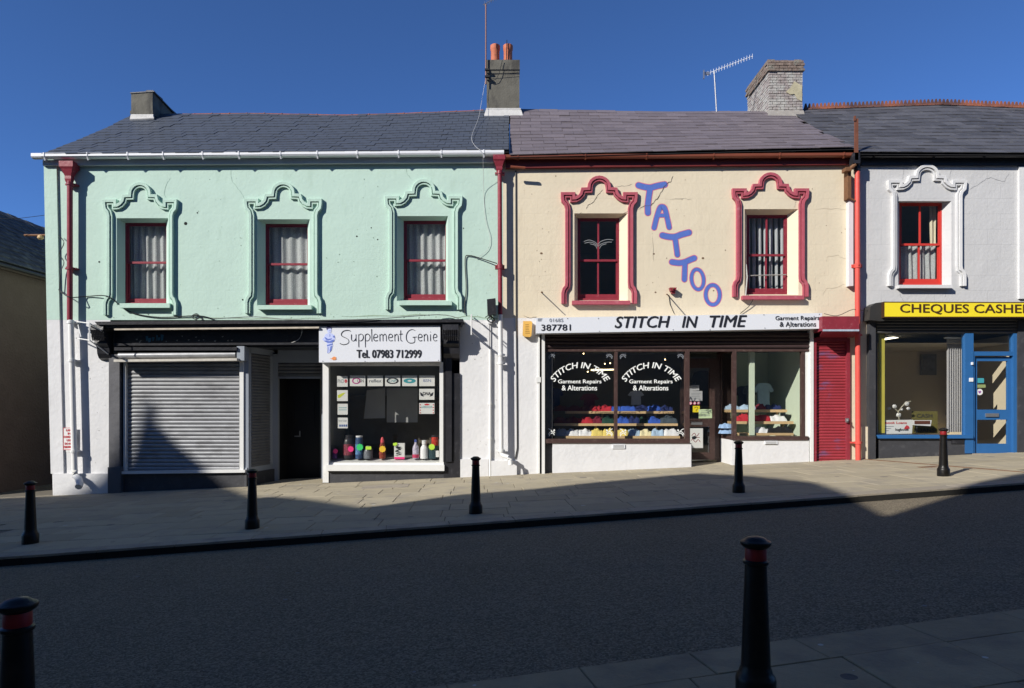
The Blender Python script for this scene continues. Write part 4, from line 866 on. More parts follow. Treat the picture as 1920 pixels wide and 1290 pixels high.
roofW, ptW = roof_slates(Wb, zeW, zrW, XW, 16.5, 14, .5, slateg)
ridge_tiles(roofW, X_(1507,YR), 16.5, lambda x: zrW(x)+.02, .22, ridged, r=.09, crest=True)
part('fascia_board', blackp, Wb, lambda b: b.pbox(1615, 2200, 296, 310, 15.94, 15.99, 296, 310))
gutW = lin([(X_(1613,15.86), Z_(289,15.86)), (17, Z_(289,15.86))]); gutter(Wb, X_(1613,15.86), 16.9, gutW, blackp, Y=15.86, r=.06, brk=1.3)
part('broken_slate', flash, roofW, lambda b: b.hexa([P(1825,252,18.1)+Vector((0,-.1,0)),P(1838,257,18.1)+Vector((0,-.1,0)),P(1839,255,18.1),P(1826,250,18.1)], [q+Vector((0,-.02,.01)) for q in (P(1825,252,18.1)+Vector((0,-.1,0)),P(1838,257,18.1)+Vector((0,-.1,0)),P(1839,255,18.1),P(1826,250,18.1))]))
for l, w in (([(1580,185),(1640,150),(1680,120),(1710,108),(1760,125),(1800,135),(1810,110),(1830,75)], 1.4), ([(1170,35),(1172,80),(1165,130)], 1.2), ([(1145,800),(1155,850),(1175,880)], 1), ([(1440,800),(1425,860)], .8), ([(1470,40),(1460,90),(1463,120)], .9)): crack(Wb, zz8(l), mat('grey_crack', (.30,.30,.31), .9), w)
shell(Wb, XW0+.03, 16.9, .15, 3.35, 7.0, 22.5, greyin)
part('pilaster', blackm, Wb, lambda b: b.pbox(1630, 1642, 600, 862, 15.88, 16.1)); part('pilaster', blackm, Wb, lambda b: b.pbox(1909, 1921, 600, 852, 15.92, 16.1))
part('shutter_box', blackend, Wb, lambda b: (b.ppoly([(1632,575),(1642,568),(1658,566),(1658,602),(1650,602),(1630,600)], 15.70, 16.0), b.pbox(1658, 2200, 569, 597, 15.70, 15.99)))
ws = part('roller_shutter', blackend, Wb, lambda b: b.pbox(1643, 2000, 597, 625, 15.98, 16.08)); hh = (Z_(597,15.97)-Z_(625,15.97))/5; me = slat_mesh(X_(2000,15.97)-X_(1643,15.97), hh, .025, mat('grimy_grey_slat', (.10,.10,.10),.5,.1,5,metal=.2))
for i in range(5): link('shutter_slat', me, ((X_(2000,15.97)+X_(1643,15.97))/2, 15.975, Z_(625,15.97)+hh*i), ws)
part('shop_window_frame', blue, Wb, lambda b: (b.pbox(1810, 1825.5, 625, 850, 15.95, 16.08), b.ppoly([(1643,815.5),(1825,815.5),(1825,822),(1647,822)], 15.90, 16.1)))
part('frame_post', mat('yellow_post', (.5,.45,.08),.5), Wb, lambda b: (b.pbox(1649, 1659, 625, 812, 16.1, 16.18), b.pbox(1807.5, 1810, 625, 812, 16.02, 16.1)))
part('frame_post', blackm, Wb, lambda b: b.pbox(1642, 1645, 625, 815, 15.98, 16.1))
part('pane', shopglass, Wb, lambda b: b.face([P(1645,625,16.03),P(1810,625,16.03),P(1810,815,16.03),P(1645,815,16.03)]), normals=False)
part('stall_riser', blackm, Wb, lambda b: b.pbox(1648, 1824, 822, 885, 15.97, 16.1))
part('air_vent', blackp, Wb, lambda b: b.pbox(1784, 1808, 825, 832, 15.95, 15.97))
part('door_frame', blue, Wb, lambda b: (b.pbox(1900.5, 1909, 625, 850, 15.96, 16.1), b.pbox(1825.5, 1900.5, 659, 667, 15.97, 16.1), b.pbox(1825.5, 1828, 667, 852, 15.98, 16.1)))
part('pane', shopglass, Wb, lambda b: b.face([P(1826,625,16.05),P(1900,625,16.05),P(1900,659,16.05),P(1826,659,16.05)]), normals=False)
dr = part('door', blue, Wb, lambda b: (b.pbox(1828, 1832, 669, 850, 16.04, 16.09), b.pbox(1889, 1900, 669, 850, 16.04, 16.09), b.pbox(1832, 1889, 669, 677, 16.04, 16.09), b.pbox(1832, 1889, 768, 787, 16.04, 16.09), b.pbox(1832, 1889, 832, 850, 16.04, 16.09)))
for ya, yb in ((677,768),(787,832)): part('pane', shopglass, dr, lambda b: b.face([P(1832,ya,16.07),P(1889,ya,16.07),P(1889,yb,16.07),P(1832,yb,16.07)]), normals=False)
part('letterbox', metal, dr, lambda b: (b.pbox(1849, 1873, 775, 781.5, 16.01, 16.04),))
part('doorstep', kerbm, Wb, lambda b: b.pbox(1826, 1905, 850.5, 870, 15.9, 16.1))
part('door_switch', white_p, Wb, lambda b: (b.pbox(1822, 1825, 679, 684, 15.92, 15.95), b.pbox(1818, 1825, 708.5, 715.5, 15.93, 15.95)))
part('inner_wall', beige, Wb, lambda b: (b.face([P(1600,600,18.6),P(1900,600,18.6),P(1900,880,18.6),P(1600,880,18.6)]), b.face([(X_(1645),16.1,3.2),(X_(1645),18.6,3.2),(X_(1645),18.6,.1),(X_(1645),16.1,.1)]), b.face([(X_(1912),16.1,3.3),(X_(1912),18.6,3.3),(X_(1912),18.6,.1),(X_(1912),16.1,.1)]), b.face([P(1895,600,18.6),P(2050,600,18.6),P(2050,880,18.6),P(1895,880,18.6)]), b.face([(X_(1645),16.1,3.1),(X_(1645),18.6,3.1),(X_(1912),18.6,3.1),(X_(1912),16.1,3.1)])), normals=False)
part('inner_floor', mat('brown_carpet', (.08,.06,.045),.9), Wb, lambda b: (b.face([(X_(1645),16.1,.65),(X_(1822),16.1,.65),(X_(1822),17.0,.65),(X_(1645),17.0,.65)]), b.face([(X_(1645),16.1,.42),(X_(1912),16.1,.42),(X_(1912),18.6,.42),(X_(1645),18.6,.42)])), normals=False)
# vertical blinds behind the glass
bl = part('vertical_blind', white_g, Wb, lambda b: b.pbox(1772, 1810, 632, 635, 16.2, 16.25))
for i in range(8): part('blind_slat', blind, bl, lambda b: b.hexa([P(1775+4.2*i,810,16.3),P(1779+4.2*i,810,16.22),P(1779.3+4.2*i,810,16.23),P(1775.3+4.2*i,810,16.31)], [P(1775+4.2*i,636,16.3),P(1779+4.2*i,636,16.22),P(1779.3+4.2*i,636,16.23),P(1775.3+4.2*i,636,16.31)]))

# ================================================================== LANE BUILDING ON THE LEFT
LB = empty('pebbledash_building', 'dark brown pebbledashed building with slate roof across the lane at the far left', 'building', (-16, 28, gz(-16)))
LX = -13.0; ze_, zr_ = EYE+.284*13, EYE+.377*16; 
part('wall', pebble, LB, lambda b: (b.face([(LX,16.4,-1.2),(LX,45,-1.2),(LX,45,ze_),(LX,16.4,ze_)]), b.face([(LX,16.4,-1.2),(LX,16.4,ze_),(-16,16.4,zr_-.05),(-19,16.4,ze_),(-19,16.4,-1.2)]), b.face([(-19,16.4,-1.2),(-19,45,-1.2),(-19,45,ze_),(-19,16.4,ze_)])), normals=False)
lr = part('roof', felt, LB, lambda b: (b.face([(LX+.2,16.2,ze_-.10),(LX+.2,45,ze_-.10),(-16,45,zr_),(-16,16.2,zr_)]), b.face([(-19.2,16.2,ze_-.10),(-19.2,45,ze_-.10),(-16,45,zr_),(-16,16.2,zr_)])), normals=False)
oldsl = mat('dark_mossy_slate', (.05,.05,.056), .7, .4, 5, rnd=.35, bump=.8, bs=30, dirt=(.13,.135,.12), dirt_amt=.8, dscale=5, dlo=.5)
sb = MB(); sb.hexa([(0,-.5,0),(1,-.5,0),(1,.5,0),(0,.5,0)], [(.005,-.5,.02),(1,-.5,.02),(1,.5,.02),(.005,.5,.02)]); sme = D.meshes.new('slate'); sme.from_pydata(list(sb.v), [], sb.f); sme.materials.append(oldsl)
dxr = 3.2; dzr = zr_-(ze_-.10); Lr = math.hypot(dxr, dzr); nr = 13; rest = MB()
for r in range(nr):
    y = 16.3+(.2 if r % 2 else 0)
    while y < 32:
        t = r/nr; loc = Vector((LX+.2-dxr*t, y, ze_-.10+dzr*t+.03)); ang = math.atan2(dzr, dxr)-.05
        rot = Matrix.Rotation(math.pi, 4, 'Z') @ Matrix.Rotation(-ang+random.uniform(-.02,.02), 4, 'Y')
        M4 = Matrix.Translation(loc) @ rot @ Matrix.Diagonal((Lr/nr*1.25, .39, 1, 1))
        if y < 22 and 1: 
            o = link('slate', sme, loc, lr); o.rotation_euler = rot.to_euler(); o.scale = (Lr/nr*1.25, .39, 1)
        else:
            base = len(rest.v); rest.v += [M4 @ v.co for v in sme.vertices]; rest.f += [tuple(base+q for q in f.vertices) for f in sme.polygons]
        y += .40
rest.build('far_slates', oldsl, lr, kind='stuff')
part('gutter', blackp, LB, lambda b: b.tube([(LX+.22,16.2,ze_-.17),(LX+.22,45,ze_-.17)], .05, 8))
part('eaves_board', mat('brown_board', (.16,.12,.09),.7), LB, lambda b: b.box(LX,LX+.12,16.3,45,ze_-.24,ze_-.13))
lamp = empty('wall_lamp', 'small rusty wall lamp on an arm at the mint corner above the lane', 'wall lamp', P(78,446,16.1))
part('lamp_arm', rust, lamp, lambda b: b.tube([P(46,441,16.2),P(88,441,16.1)], .025, 6)); part('lamp_head', mat('ochre_lamp', (.5,.33,.15),.6), lamp, lambda b: b.lathe(P(76,449,16.12), [(.04,0),(.07,.03),(.055,.09),(.02,.11)], 10))

# ================================================================== NEAR SIDE BUILDINGS (behind the camera, cast the shade and show in the glass)
nbm = mat('near_side_stone', (.46,.41,.33), .9, .15, 2, bump=.5)
PLY = -3.0
def back(px, py, surf):
    if surf == 'w': Y = 16.05; p = P(px, py, Y)
    else:
        S = ((py-HY)+SL*(px-960))/EYE; Y = FX/S; p = Vector(((px-960)/S, Y, 0)); p.z = gz(p.x)
        if surf == 'r': p.z -= .09
    t = (p.y-PLY)/SUN.y; q = p-SUN*t; return (q.x, q.z)
prof = [back(*a) for a in [(100,930,'g'),(200,905,'w'),(239,858,'w'),(283,806,'w'),(271,750,'w'),(280,748,'w'),(300,800,'w'),(312,817,'w'),(388,880,'w'),(428,913,'w'),(482,934,'g'),(525,931,'g'),(596,938,'g'),(681,951,'g'),(717,948,'g'),(863,927,'g'),(1000,917,'g'),(1130,903,'g'),(1310,887,'g'),(1420,893,'g'),(1530,905,'g'),(1592,927,'g')]]
prof = sorted(prof)+[(-9.16,10.95),(-9.14,12.45),(-8.98,13.3),(-8.65,14.0)]
print('PROFILE', [(round(a,2), round(c,2)) for a, c in prof])
def near_building(x0, x1, label, parap):
    o = empty('near_side_building', label, 'building', ((x0+x1)/2, PLY-3, gz((x0+x1)/2)), 'buildings on the near side of the street')
    pts = [(x, z) for x, z in parap if x0 < x < x1]; f = lin(parap); pts = [(x0, f(x0))]+pts+[(x1, f(x1))]
    part('wall', nbm, o, lambda b: b.prism([(x0,-1.5)]+pts+[(x1,-1.5)], PLY-.12, PLY))
    zb = min(z for _, z in pts)-3.0
    part('rear_block', nbm, o, lambda b: b.box(x0+.05, x1-.05, PLY-7, PLY-.13, -1.5, zb))
    return o
allp = [(-60, prof[0][1]-.4)]+prof+[(70, prof[-1][1]+.6)]
cuts = [-60, prof[0][0]-1, -26.0, -14.5, -9.5, 70]
labs = ['low parapeted stone building at the far end of the near side terrace', 'gabled stone building with a finial on the near side of the street', 'tall stone building between the gabled one and the stepped one on the near side', 'stone building with a notched parapet on the near side', 'long stone building directly behind the near pavement']
for a, c, l in zip(cuts, cuts[1:], labs): near_building(a, c, l, allp)

# ================================================================== BOLLARDS
def make_bollard(loc):
    o = empty('bollard', '', 'bollard', loc, 'black cast iron bollards along the kerbs'); x, y, z = loc
    sh_ = [(.102,-.02),(.104,.0),(.104,.115),(.098,.135),(.086,.150),(.084,.165),(.077,.18),(.0755,.20),(.066,.45),(.0575,.68),(.0565,.722),(.066,.728),(.066,.742),(.056,.748),(.054,.75)]
    part('shaft', bollm, o, lambda b: b.lathe(loc, sh_, 28), smooth=True)
    part('band', bollr, o, lambda b: b.lathe(loc, [(.0545,.745),(.0555,.75),(.0555,.812),(.0545,.815)], 28), smooth=True)
    part('cap', bollm, o, lambda b: b.lathe(loc, [(.05,.81),(.060,.812),(.076,.826),(.080,.838),(.078,.846),(.066,.852),(.060,.854),(.045,.866),(.02,.872),(.001,.8735)], 28), smooth=True)
    return o
bl0 = None
blab = ['bollard furthest left on the far pavement', 'bollard in front of the grey shutter and the narrow angled shutter', 'bollard before the white wall between mint and cream shops', 'bollard in front of the low white wall of the tailoring shop', 'sunlit bollard with bright red band in front of the yellow sign shop', 'large bollard in the right foreground', 'bollard cut off by the left edge in the near foreground']
for (px, S), l in zip(((57,134),(473,128.5),(892,122.5),(1385,112),(1769,103.5),(1417,352),(33,422)), blab):
    Y = FX/S; x = (px-960)/S; loc = Vector((x, Y, gz(x)))
    # put the foot where the photograph shows it
    if bl0 is None: bl0 = make_bollard(loc); o = bl0
    else: o = copy_tree(bl0, loc)
    o['label'] = 'black cast iron '+l

# ================================================================== SIGNS
S1 = empty('shop_sign', 'white Supplement Genie sign board with a drawn muscular figure above the bottle window', 'sign', P(712,679,15.66))
part('board', signw, S1, lambda b: b.ppoly([(598,610),(825.5,607.5),(825.5,677.5),(598,679.5)], 15.66, 15.97))
st = [[(312,85),(295,78),(262,82),(243,100),(245,120),(270,133),(292,146),(298,165),(285,180),(255,186),(230,176)],
 [(318,108),(318,145),(326,158),(340,155),(350,140)],[(352,108),(352,160)],[(372,108),(373,206)],[(373,115),(387,105),(402,112),(408,130),(400,150),(385,158),(374,152)],
 [(422,108),(423,206)],[(423,115),(437,105),(452,112),(458,130),(450,150),(435,158),(424,152)],[(470,68),(472,162)],
 [(488,134),(514,128),(512,112),(498,106),(488,116),(485,138),(496,157),(517,154)],
 [(532,108),(533,160)],[(533,120),(545,107),(555,118),(556,160)],[(556,120),(570,106),(580,120),(582,160)],
 [(600,134),(627,128),(624,112),(611,106),(601,116),(598,138),(609,157),(630,154)],[(645,108),(646,160)],[(646,120),(660,106),(670,120),(672,160)],[(690,78),(690,148),(702,158)],[(678,108),(706,105)],
 [(800,80),(775,71),(748,85),(733,115),(735,150),(755,172),(785,172),(796,160),(795,128)],[(780,131),(812,127)],
 [(824,134),(850,128),(848,112),(835,106),(825,116),(822,138),(833,157),(853,154)],[(867,108),(868,160)],[(868,120),(882,106),(892,120),(894,160)],[(915,108),(916,160)],[(915,88),(917,92)],
 [(938,134),(962,128),(960,112),(948,106),(939,116),(936,138),(946,157),(966,154)]]
def sg(b, only):
    for i, s_ in enumerate(st):
        if i not in only: continue
        pp = [(x/4.032+580, y/4.032+600-.0) for x, y in smooth_pts(s_, 5)]; ribbon(b, pp, 1.25, 15.652-.0004*(i % 2), cap=False, taper=lambda t: .9+.2*math.sin(7*t+i))
for grp_ in ([0],[1,2],[3,4],[5,6],[7],[8],[9,10,11],[12],[13,14],[15,16],[17,18],[19],[20,21],[22,23],[24]): part('letter', ink, S1, lambda b: sg(b, grp_), normals=False)
lettering('Tel. 07983 712999', 669, 790, 656, 671, 15.652, ink, S1, bold=.75, split=True)
# drawn figure: plain muscular man, arms folded, in blue tones
FZ = lambda x, y: (x/7.68+590, y/7.68+605)
fl = mat('figure_pale_blue_print', (.50,.56,.85),.5,.12,40); fd = mat('figure_blue_print', (.13,.19,.55),.5,.15,30); fk = mat('figure_dark_print', (.05,.05,.13),.5)
def poly_s(b, pts, Y): flat(b, [FZ(*q) for q in pts], Y)
part('figure_print', fl, S1, lambda b: (poly_s(b, [(178,85),(240,80),(242,120),(228,155),(200,155),(182,125)], 15.654), poly_s(b, [(195,150),(235,150),(280,175),(295,215),(285,265),(255,285),(262,330),(245,395),(205,440),(180,440),(190,380),(172,330),(180,290),(130,262),(108,240),(140,205),(150,170)], 15.655)), normals=False)
part('figure_shading', fd, S1, lambda b: (poly_s(b, [(140,205),(165,215),(190,235),(250,225),(240,240),(195,255),(160,245)], 15.652), poly_s(b, [(130,262),(175,255),(210,268),(270,240),(285,262),(240,288),(185,290)], 15.652), poly_s(b, [(175,325),(215,310),(258,300),(256,315),(215,328),(180,340)], 15.652), poly_s(b, [(228,340),(250,330),(240,395),(222,420),(215,400)], 15.652), poly_s(b, [(215,165),(222,168),(220,200),(214,205)], 15.652), poly_s(b, [(255,185),(285,190),(292,215),(270,215)], 15.652), poly_s(b, [(205,110),(232,108),(232,112),(205,114)], 15.652), poly_s(b, [(186,352),(196,352),(192,430),(184,436)], 15.652)), normals=False)
part('figure_hair', fk, S1, lambda b: (poly_s(b, [(165,75),(185,55),(215,50),(240,60),(244,90),(232,82),(195,85),(182,100),(175,110)], 15.651), poly_s(b, [(212,134),(226,134),(224,138),(213,138)], 15.651)), normals=False)
part('orange_emblem', mat('orange_print', (.75,.28,.10),.5,.2,60), S1, lambda b: poly_s(b, [(212,508),(245,515),(262,492),(290,488),(312,500),(305,515),(316,525),(290,538),(262,538),(245,525)], 15.652), normals=False)
part('fixing_screw', metal, S1, lambda b: [b.lathe(P(x,y,15.655), [(.008,-.008),(.008,.008)], 6) for x, y in ((603,612),(681,611),(738,610),(822,609.5),(605,677),(684,677),(740,676.5),(822,675.5))])
S2 = empty('shop_sign', 'long white Stitch In Time sign board with black italic letters and phone number', 'sign', P(1273,622,15.62))
part('board', signw, S2, lambda b: b.ppoly([(1005,596),(1541.5,587),(1541.5,616),(1005,625)], 15.62, 15.98))
lettering('STITCH', 1153, 1256, 593.5, 615, 15.61, ink, S2, bold=.7, shear=.22, dy=-1.2, split=True)
lettering('IN', 1279, 1308, 593, 614, 15.61, ink, S2, bold=.7, shear=.22, split=True)
lettering('TIME', 1331, 1400, 592, 613.5, 15.61, ink, S2, bold=.7, shear=.22, dy=-1, split=True)
lettering('01685', 1030, 1056, 597, 603.5, 15.61, inkg, S2); lettering('387781', 1015, 1070, 608.5, 620, 15.61, ink, S2, bold=.25, dy=-.5)
lettering('Garment Repairs', 1454, 1536.5, 592.5, 602.5, 15.61, ink, S2, bold=.25, dy=-.5); lettering('& Alterations', 1462, 1530, 603.5, 612.5, 15.61, ink, S2, bold=.25, dy=-.5)
part('small_print', inkg, S2, lambda b: [flat(b, [(1008+dx,597+2*k),(1017+dx-k,597+2*k),(1017+dx-k,598+2*k),(1008+dx,598+2*k)], 15.612) for k in range(3) for dx in (0,)], normals=False)
part('fixing_screw', metal, S2, lambda b: [b.lathe(P(x,y,15.615), [(.009,-.009),(.009,.009)], 6) for x, y in ((1064,597),(1122,597),(1124,621),(1262,618),(1432,590),(1434,615),(1331,618),(1480,614),(1536,589))])
S3 = empty('shop_sign', 'bright yellow Cheques Cashed sign with dark brown letters at the right edge', 'sign', P(1900,595,15.6))
part('border', darkbrown, S3, lambda b: b.ppoly([(1657,565.5),(2200,567),(2200,596),(1657,595.5)], 15.60, 15.7)); part('board', yellow, S3, lambda b: b.ppoly([(1659,567.5),(2198,569),(2198,594),(1659,593.5)], 15.592, 15.6))
lettering('CHEQUES CASHED', 1688, 1937, 570, 589, 15.586, darkbrown, S3, bold=.6, dy=1, split=True)
S4 = empty('lane_notice', 'small white notice with red words Lane In Constant Use Do Not Obstruct behind the pipe', 'sign', P(129,844,15.94))
part('notice_plate', vin, S4, lambda b: b.pbox(118.5, 141, 802, 843.5, 15.935, 15.95)); rp = mat('red_print', (.55,.05,.06),.5)
part('notice_border', rp, S4, lambda b: (b.pbox(118.5,141,802,802.8,15.932,15.935), b.pbox(118.5,141,842.7,843.5,15.932,15.935), b.pbox(118.5,119.2,802.8,842.7,15.932,15.935)))
for i, (t_, a, c) in enumerate((('LANE',124,135),('IN',127,132),('CONSTANT',119.6,140),('USE.',125,134),('DO NOT',121.5,138),('OBSTRUCT',119.6,140))): lettering(t_, a, c, 804.5+6.3*i, 808.6+6.3*i, 15.930, rp, S4, bold=.25)
# curved lettering on the tailoring windows
VW = empty('window_lettering', 'white curved Stitch In Time lettering on the left pane of the tailoring shop', 'lettering', P(1087,735,16.03), 'vinyl lettering on the tailoring windows')
VX = empty('window_lettering', 'white curved Stitch In Time lettering on the right pane beside the shop door', 'lettering', P(1221,735,16.03), 'vinyl lettering on the tailoring windows')
for VV, cx in ((VW, 1087.5), (VX, 1221)):
    def wf(u, w, cx=cx):
        a = (u-.5)*2*R(58); r = 56+w*11; return (cx+math.sin(a)*r*1.0, 746-math.cos(a)*r*1.0+8*0)
    lettering('STITCH IN TIME', 0, 0, 0, 0, 16.03, whitel, VV, bold=.35, shear=.15, warp=wf)
    lettering('Garment Repairs', cx-41, cx+40, 711.5, 721, 16.03, whitel, VV, bold=.25); lettering('& Alterations', cx-34, cx+32, 722.5, 732, 16.03, whitel, VV, bold=.25)
    for sx, cxx in ((-1, cx-53), (1, cx+55)):
        for yy in (812, 667): 
            part('corner_flourish', whitel if yy > 700 else inkg, VV, lambda b: [ribbon(b, smooth_pts([(cxx+sx*x, yy+y) for x, y in q], 4), 1.3, 16.03, cap=False) for q in ([(-6,-6),(-2,-2),(2,-6),(6,-8)],[(-5,4),(-2,0),(3,2),(5,6)],[(0,-3),(4,-1),(6,3)],[(-6,0),(-3,-3),(-5,-7)])], normals=False)

# ================================================================== THINGS ON WALLS
al = empty('burglar_alarm', 'yellow burglar alarm box on the white wall left of the long white sign', 'alarm box', P(988.5,630,15.9))
part('case', mat('amber_plastic', (.72,.42,.10),.4), al, lambda b: b.ppoly([(981,602),(996,602),(998,604),(996.5,629),(994,632),(983,631),(980,628)], 15.86, 15.98))
part('print', mat('brown_print', (.35,.2,.05),.5), al, lambda b: [b.pbox(985, 992+random.uniform(-1,1.5), 608+3.2*k, 609+3.2*k, 15.855, 15.86) for k in range(6)])
cv = empty('floodlight', 'black box floodlight beside the maroon downpipe at the bottom of the mint wall', 'floodlight', P(921,590,15.8))
part('housing', blackp, cv, lambda b: (b.ppoly([(913,561),(929,559),(930,588),(914,590)], 15.6, 15.9),)); part('bracket', metal, cv, lambda b: b.tube([P(918,590,15.9), P(919,600,15.97), P(924,606,15.97)], .015, 6))
jb = empty('junction_box', 'small white junction box with tangled cables under the floodlight', 'junction box', P(919,606,15.9)); part('case', white_p, jb, lambda b: b.pbox(915, 922, 600, 606.5, 15.9, 15.99)); part('cable_loop', cable, jb, lambda b: b.tube([P(*q,15.88) for q in smooth_pts([(910,595),(916,592),(923,594),(927,600),(921,604),(914,600),(918,594),(926,597)],4)], .012, 5))
def tubething(name, label, cat, pts, r, m, grp=None, Y=None, n=5):
    b = MB(); b.tube([P(*p) if len(p) == 3 else P(p[0], p[1], Y) for p in pts], r, n); o = b.build(name, m, None, smooth=True); return tag(o, label, cat, grp)
def br_(b, pts, r=.014, m=None): b.tube([P(*p) for p in pts], r, 6)
w1 = empty('hanging_sign_bracket', 'white bracket frame left by a hanging sign beside the left black corbel', 'bracket', P(160,640,15.7))
part('bracket_frame', white_g, w1, lambda b: (br_(b, [(143,603,15.95),(168,606,15.2)]), br_(b, [(168,606,15.2),(168,640,15.2)]), br_(b, [(143,634,15.95),(168,638,15.2)]), br_(b, [(168,638,15.2),(203,664,15.85)], .012), br_(b, [(168,606,15.2),(205,630,15.85)], .012), br_(b, [(145,604,15.95),(152,632,15.5)], .01)))
w2 = empty('hanging_sign_bracket', 'white bracket left by a hanging sign on the white wall right of the black shopfront', 'bracket', P(884,625,15.9))
part('bracket_frame', white_g, w2, lambda b: (br_(b, [(884,590,15.3),(884,628,15.3)], .016), br_(b, [(884,598,15.3),(906,608,15.98)], .01), br_(b, [(884,622,15.3),(898,634,15.98)], .01), br_(b, [(884,624,15.3),(884,626,15.95)], .016), br_(b, [(884,590,15.3),(884,592,15.95)], .014)))
tubething('iron_rod', 'short iron rod sticking out of the cream wall left of the first cream window', 'rod', [(1015,548,16.0),(1015,548.5,15.50)], .012, rust, 'rods in the cream wall')
tubething('iron_rod', 'short iron rod sticking out of the cream wall below the tattoo lettering', 'rod', [(1251,552,16.0),(1250,552,15.45)], .014, rust, 'rods in the cream wall')
ins = empty('lamp_bracket', 'small rusty maroon fitting on the cream wall under the tattoo lettering', 'wall fitting', P(1262,551,15.9)); part('fitting', maroon, ins, lambda b: (b.ppoly([(1256,539),(1269,539),(1267,545),(1258,545)], 15.85, 15.99), b.pbox(1259,1266,545,550,15.9,15.99)))
part('fitting_screw', rust, ins, lambda b: b.tube([P(1262,541,15.8),P(1262,541,15.86)], .02, 6))
tubething('wall_cable', 'thin cable hanging from the cream wall fitting down to the long sign', 'cable', [(1254,553,15.98),(1256,570,15.98),(1264,588,15.98)], .007, cable)
tubething('wall_cable', 'loop of cable hanging below the second cream window sill', 'cable', [(1402,553,15.9),(1412,562,15.9),(1404,575,15.95),(1388,588,15.97)], .009, cable)
tubething('wall_cable', 'dark cable running straight down the cream wall beside the maroon downpipe', 'cable', [(967,320,15.985),(967.5,470,15.985),(968,600,15.985),(969,700,15.985),(970,840,15.985),(966,860,15.98)], .017, cable)
tubething('wall_cable', 'thin cable looping from the corner pipe past the first mint window', 'cable', smooth_pts([(110,543,15.95),(130,557,15.75),(160,556,15.97),(200,555,15.9),(225,572,15.95),(250,587,15.97),(300,595,15.97),(370,592,15.97),(400,598,15.97)],4), .012, cable)
tubething('wall_cable', 'grey cable sagging along the top of the black cornice under the middle mint window', 'cable', smooth_pts([(400,598,15.6),(480,594,15.9),(560,600,15.6),(700,598,15.5),(820,590,15.9),(860,597,15.9)],4), .010, mat('grey_cable', (.2,.22,.2),.6))
tubething('wall_cable', 'black cable from the maroon downpipe curling down past the third mint window', 'cable', smooth_pts([(932,494,15.9),(900,484,15.95),(880,479,15.97),(872,486,15.97),(874,540,15.97),(871,572,15.97),(872,590,15.97)],4), .012, cable)
tubething('wall_cable', 'coiled wire bunch on the mint wall above the grey roller shutter', 'cable', smooth_pts([(360,592,15.95),(368,588,15.95),(374,593,15.95),(368,599,15.95),(361,595,15.95),(368,590,15.93),(376,596,15.95),(382,600,15.9)],4), .01, cable)
tubething('wall_cable', 'cables hanging at the maroon corner downpipe by the lane', 'cable', smooth_pts([(110,441,15.93),(120,455,15.9),(112,475,15.93),(120,492,15.93),(114,510,15.93),(111,545,15.93)],4), .010, cable)
tubething('wall_cable', 'pale wire dangling from the black fascia above the open doorway', 'cable', smooth_pts([(565,600,15.6),(566,622,15.9),(560,636,15.9),(545,643,15.9),(528,646,15.9)],4), .008, cablew)
tubething('wall_cable', 'wires strung from the cream wall to the black corner above the maroon canopy', 'cable', smooth_pts([(1545,588,15.9),(1570,592,15.8),(1600,580,15.8),(1625,583,15.8),(1640,574,15.85)],4), .007, cable)
tubething('aerial_cable', 'pale cable falling from the middle chimney across the slates and down the mint wall', 'cable', smooth_pts([(910,150,19.1),(903,190,19.0),(897,222,18.3),(886,250,17.0),(885,264,16.4),(893,276,15.8),(904,286,15.6),(906,310,15.7),(907,360,15.97),(910,410,15.97),(919,445,15.97),(914,468,15.97),(893,485,15.97)],4), .0045, cablew)
tubething('overhead_wire', 'thin wire crossing the sky gap from the lane roof to the mint corner', 'wire', [(-20,411,15.8),(40,409,15.9),(88,403,16.0)], .006, cable)
# aerials
a1 = empty('tv_aerial', 'tall brown mast with aerial rising beside the middle chimney out of the picture', 'aerial', P(911,155,19.1))
part('mast', mat('rusty_mast', (.22,.10,.07),.6), a1, lambda b: b.tube([P(911,158,19.1), P(911,8,19.1)], .02, 8)); part('boom', metal, a1, lambda b: (b.tube([P(906,9,19.1), P(935,-6,19.3)], .012, 6),)); part('elements', metal, a1, lambda b: [b.tube([P(909+4.2*k,12-2.2*k,19.1+.02*k), P(909+4.2*k,2-2.2*k,19.1)], .006, 5) for k in range(7)])
part('clamp', cable, a1, lambda b: (b.pbox(909,917,128,131,19.05,19.15), b.pbox(909,918,141,144,19.05,19.15)))
a2 = empty('tv_aerial', 'silver yagi aerial on a short pole to the left of the brick chimney', 'aerial', P(1343,208,19.6))
part('mast', metal, a2, lambda b: b.tube([P(1343.5,210,19.55), P(1339,134,19.55)], .022, 8)); part('boom', white_p, a2, lambda b: b.tube([P(1319,141,19.5), P(1412,105,19.75)], .012, 6))
part('elements', white_p, a2, lambda b: [b.tube([P(1322+5.2*k, 139.8-2.02*k+4.6, 19.5+.013*k), P(1322+5.2*k+.5, 139.8-2.02*k-4.6, 19.5+.013*k)], .006, 5) for k in range(18)])
part('reflector', metal, a2, lambda b: (b.pbox(1319, 1321, 131, 147, 19.45, 19.5), b.pbox(1321.5,1331,134.5,139.5,19.5,19.55)))

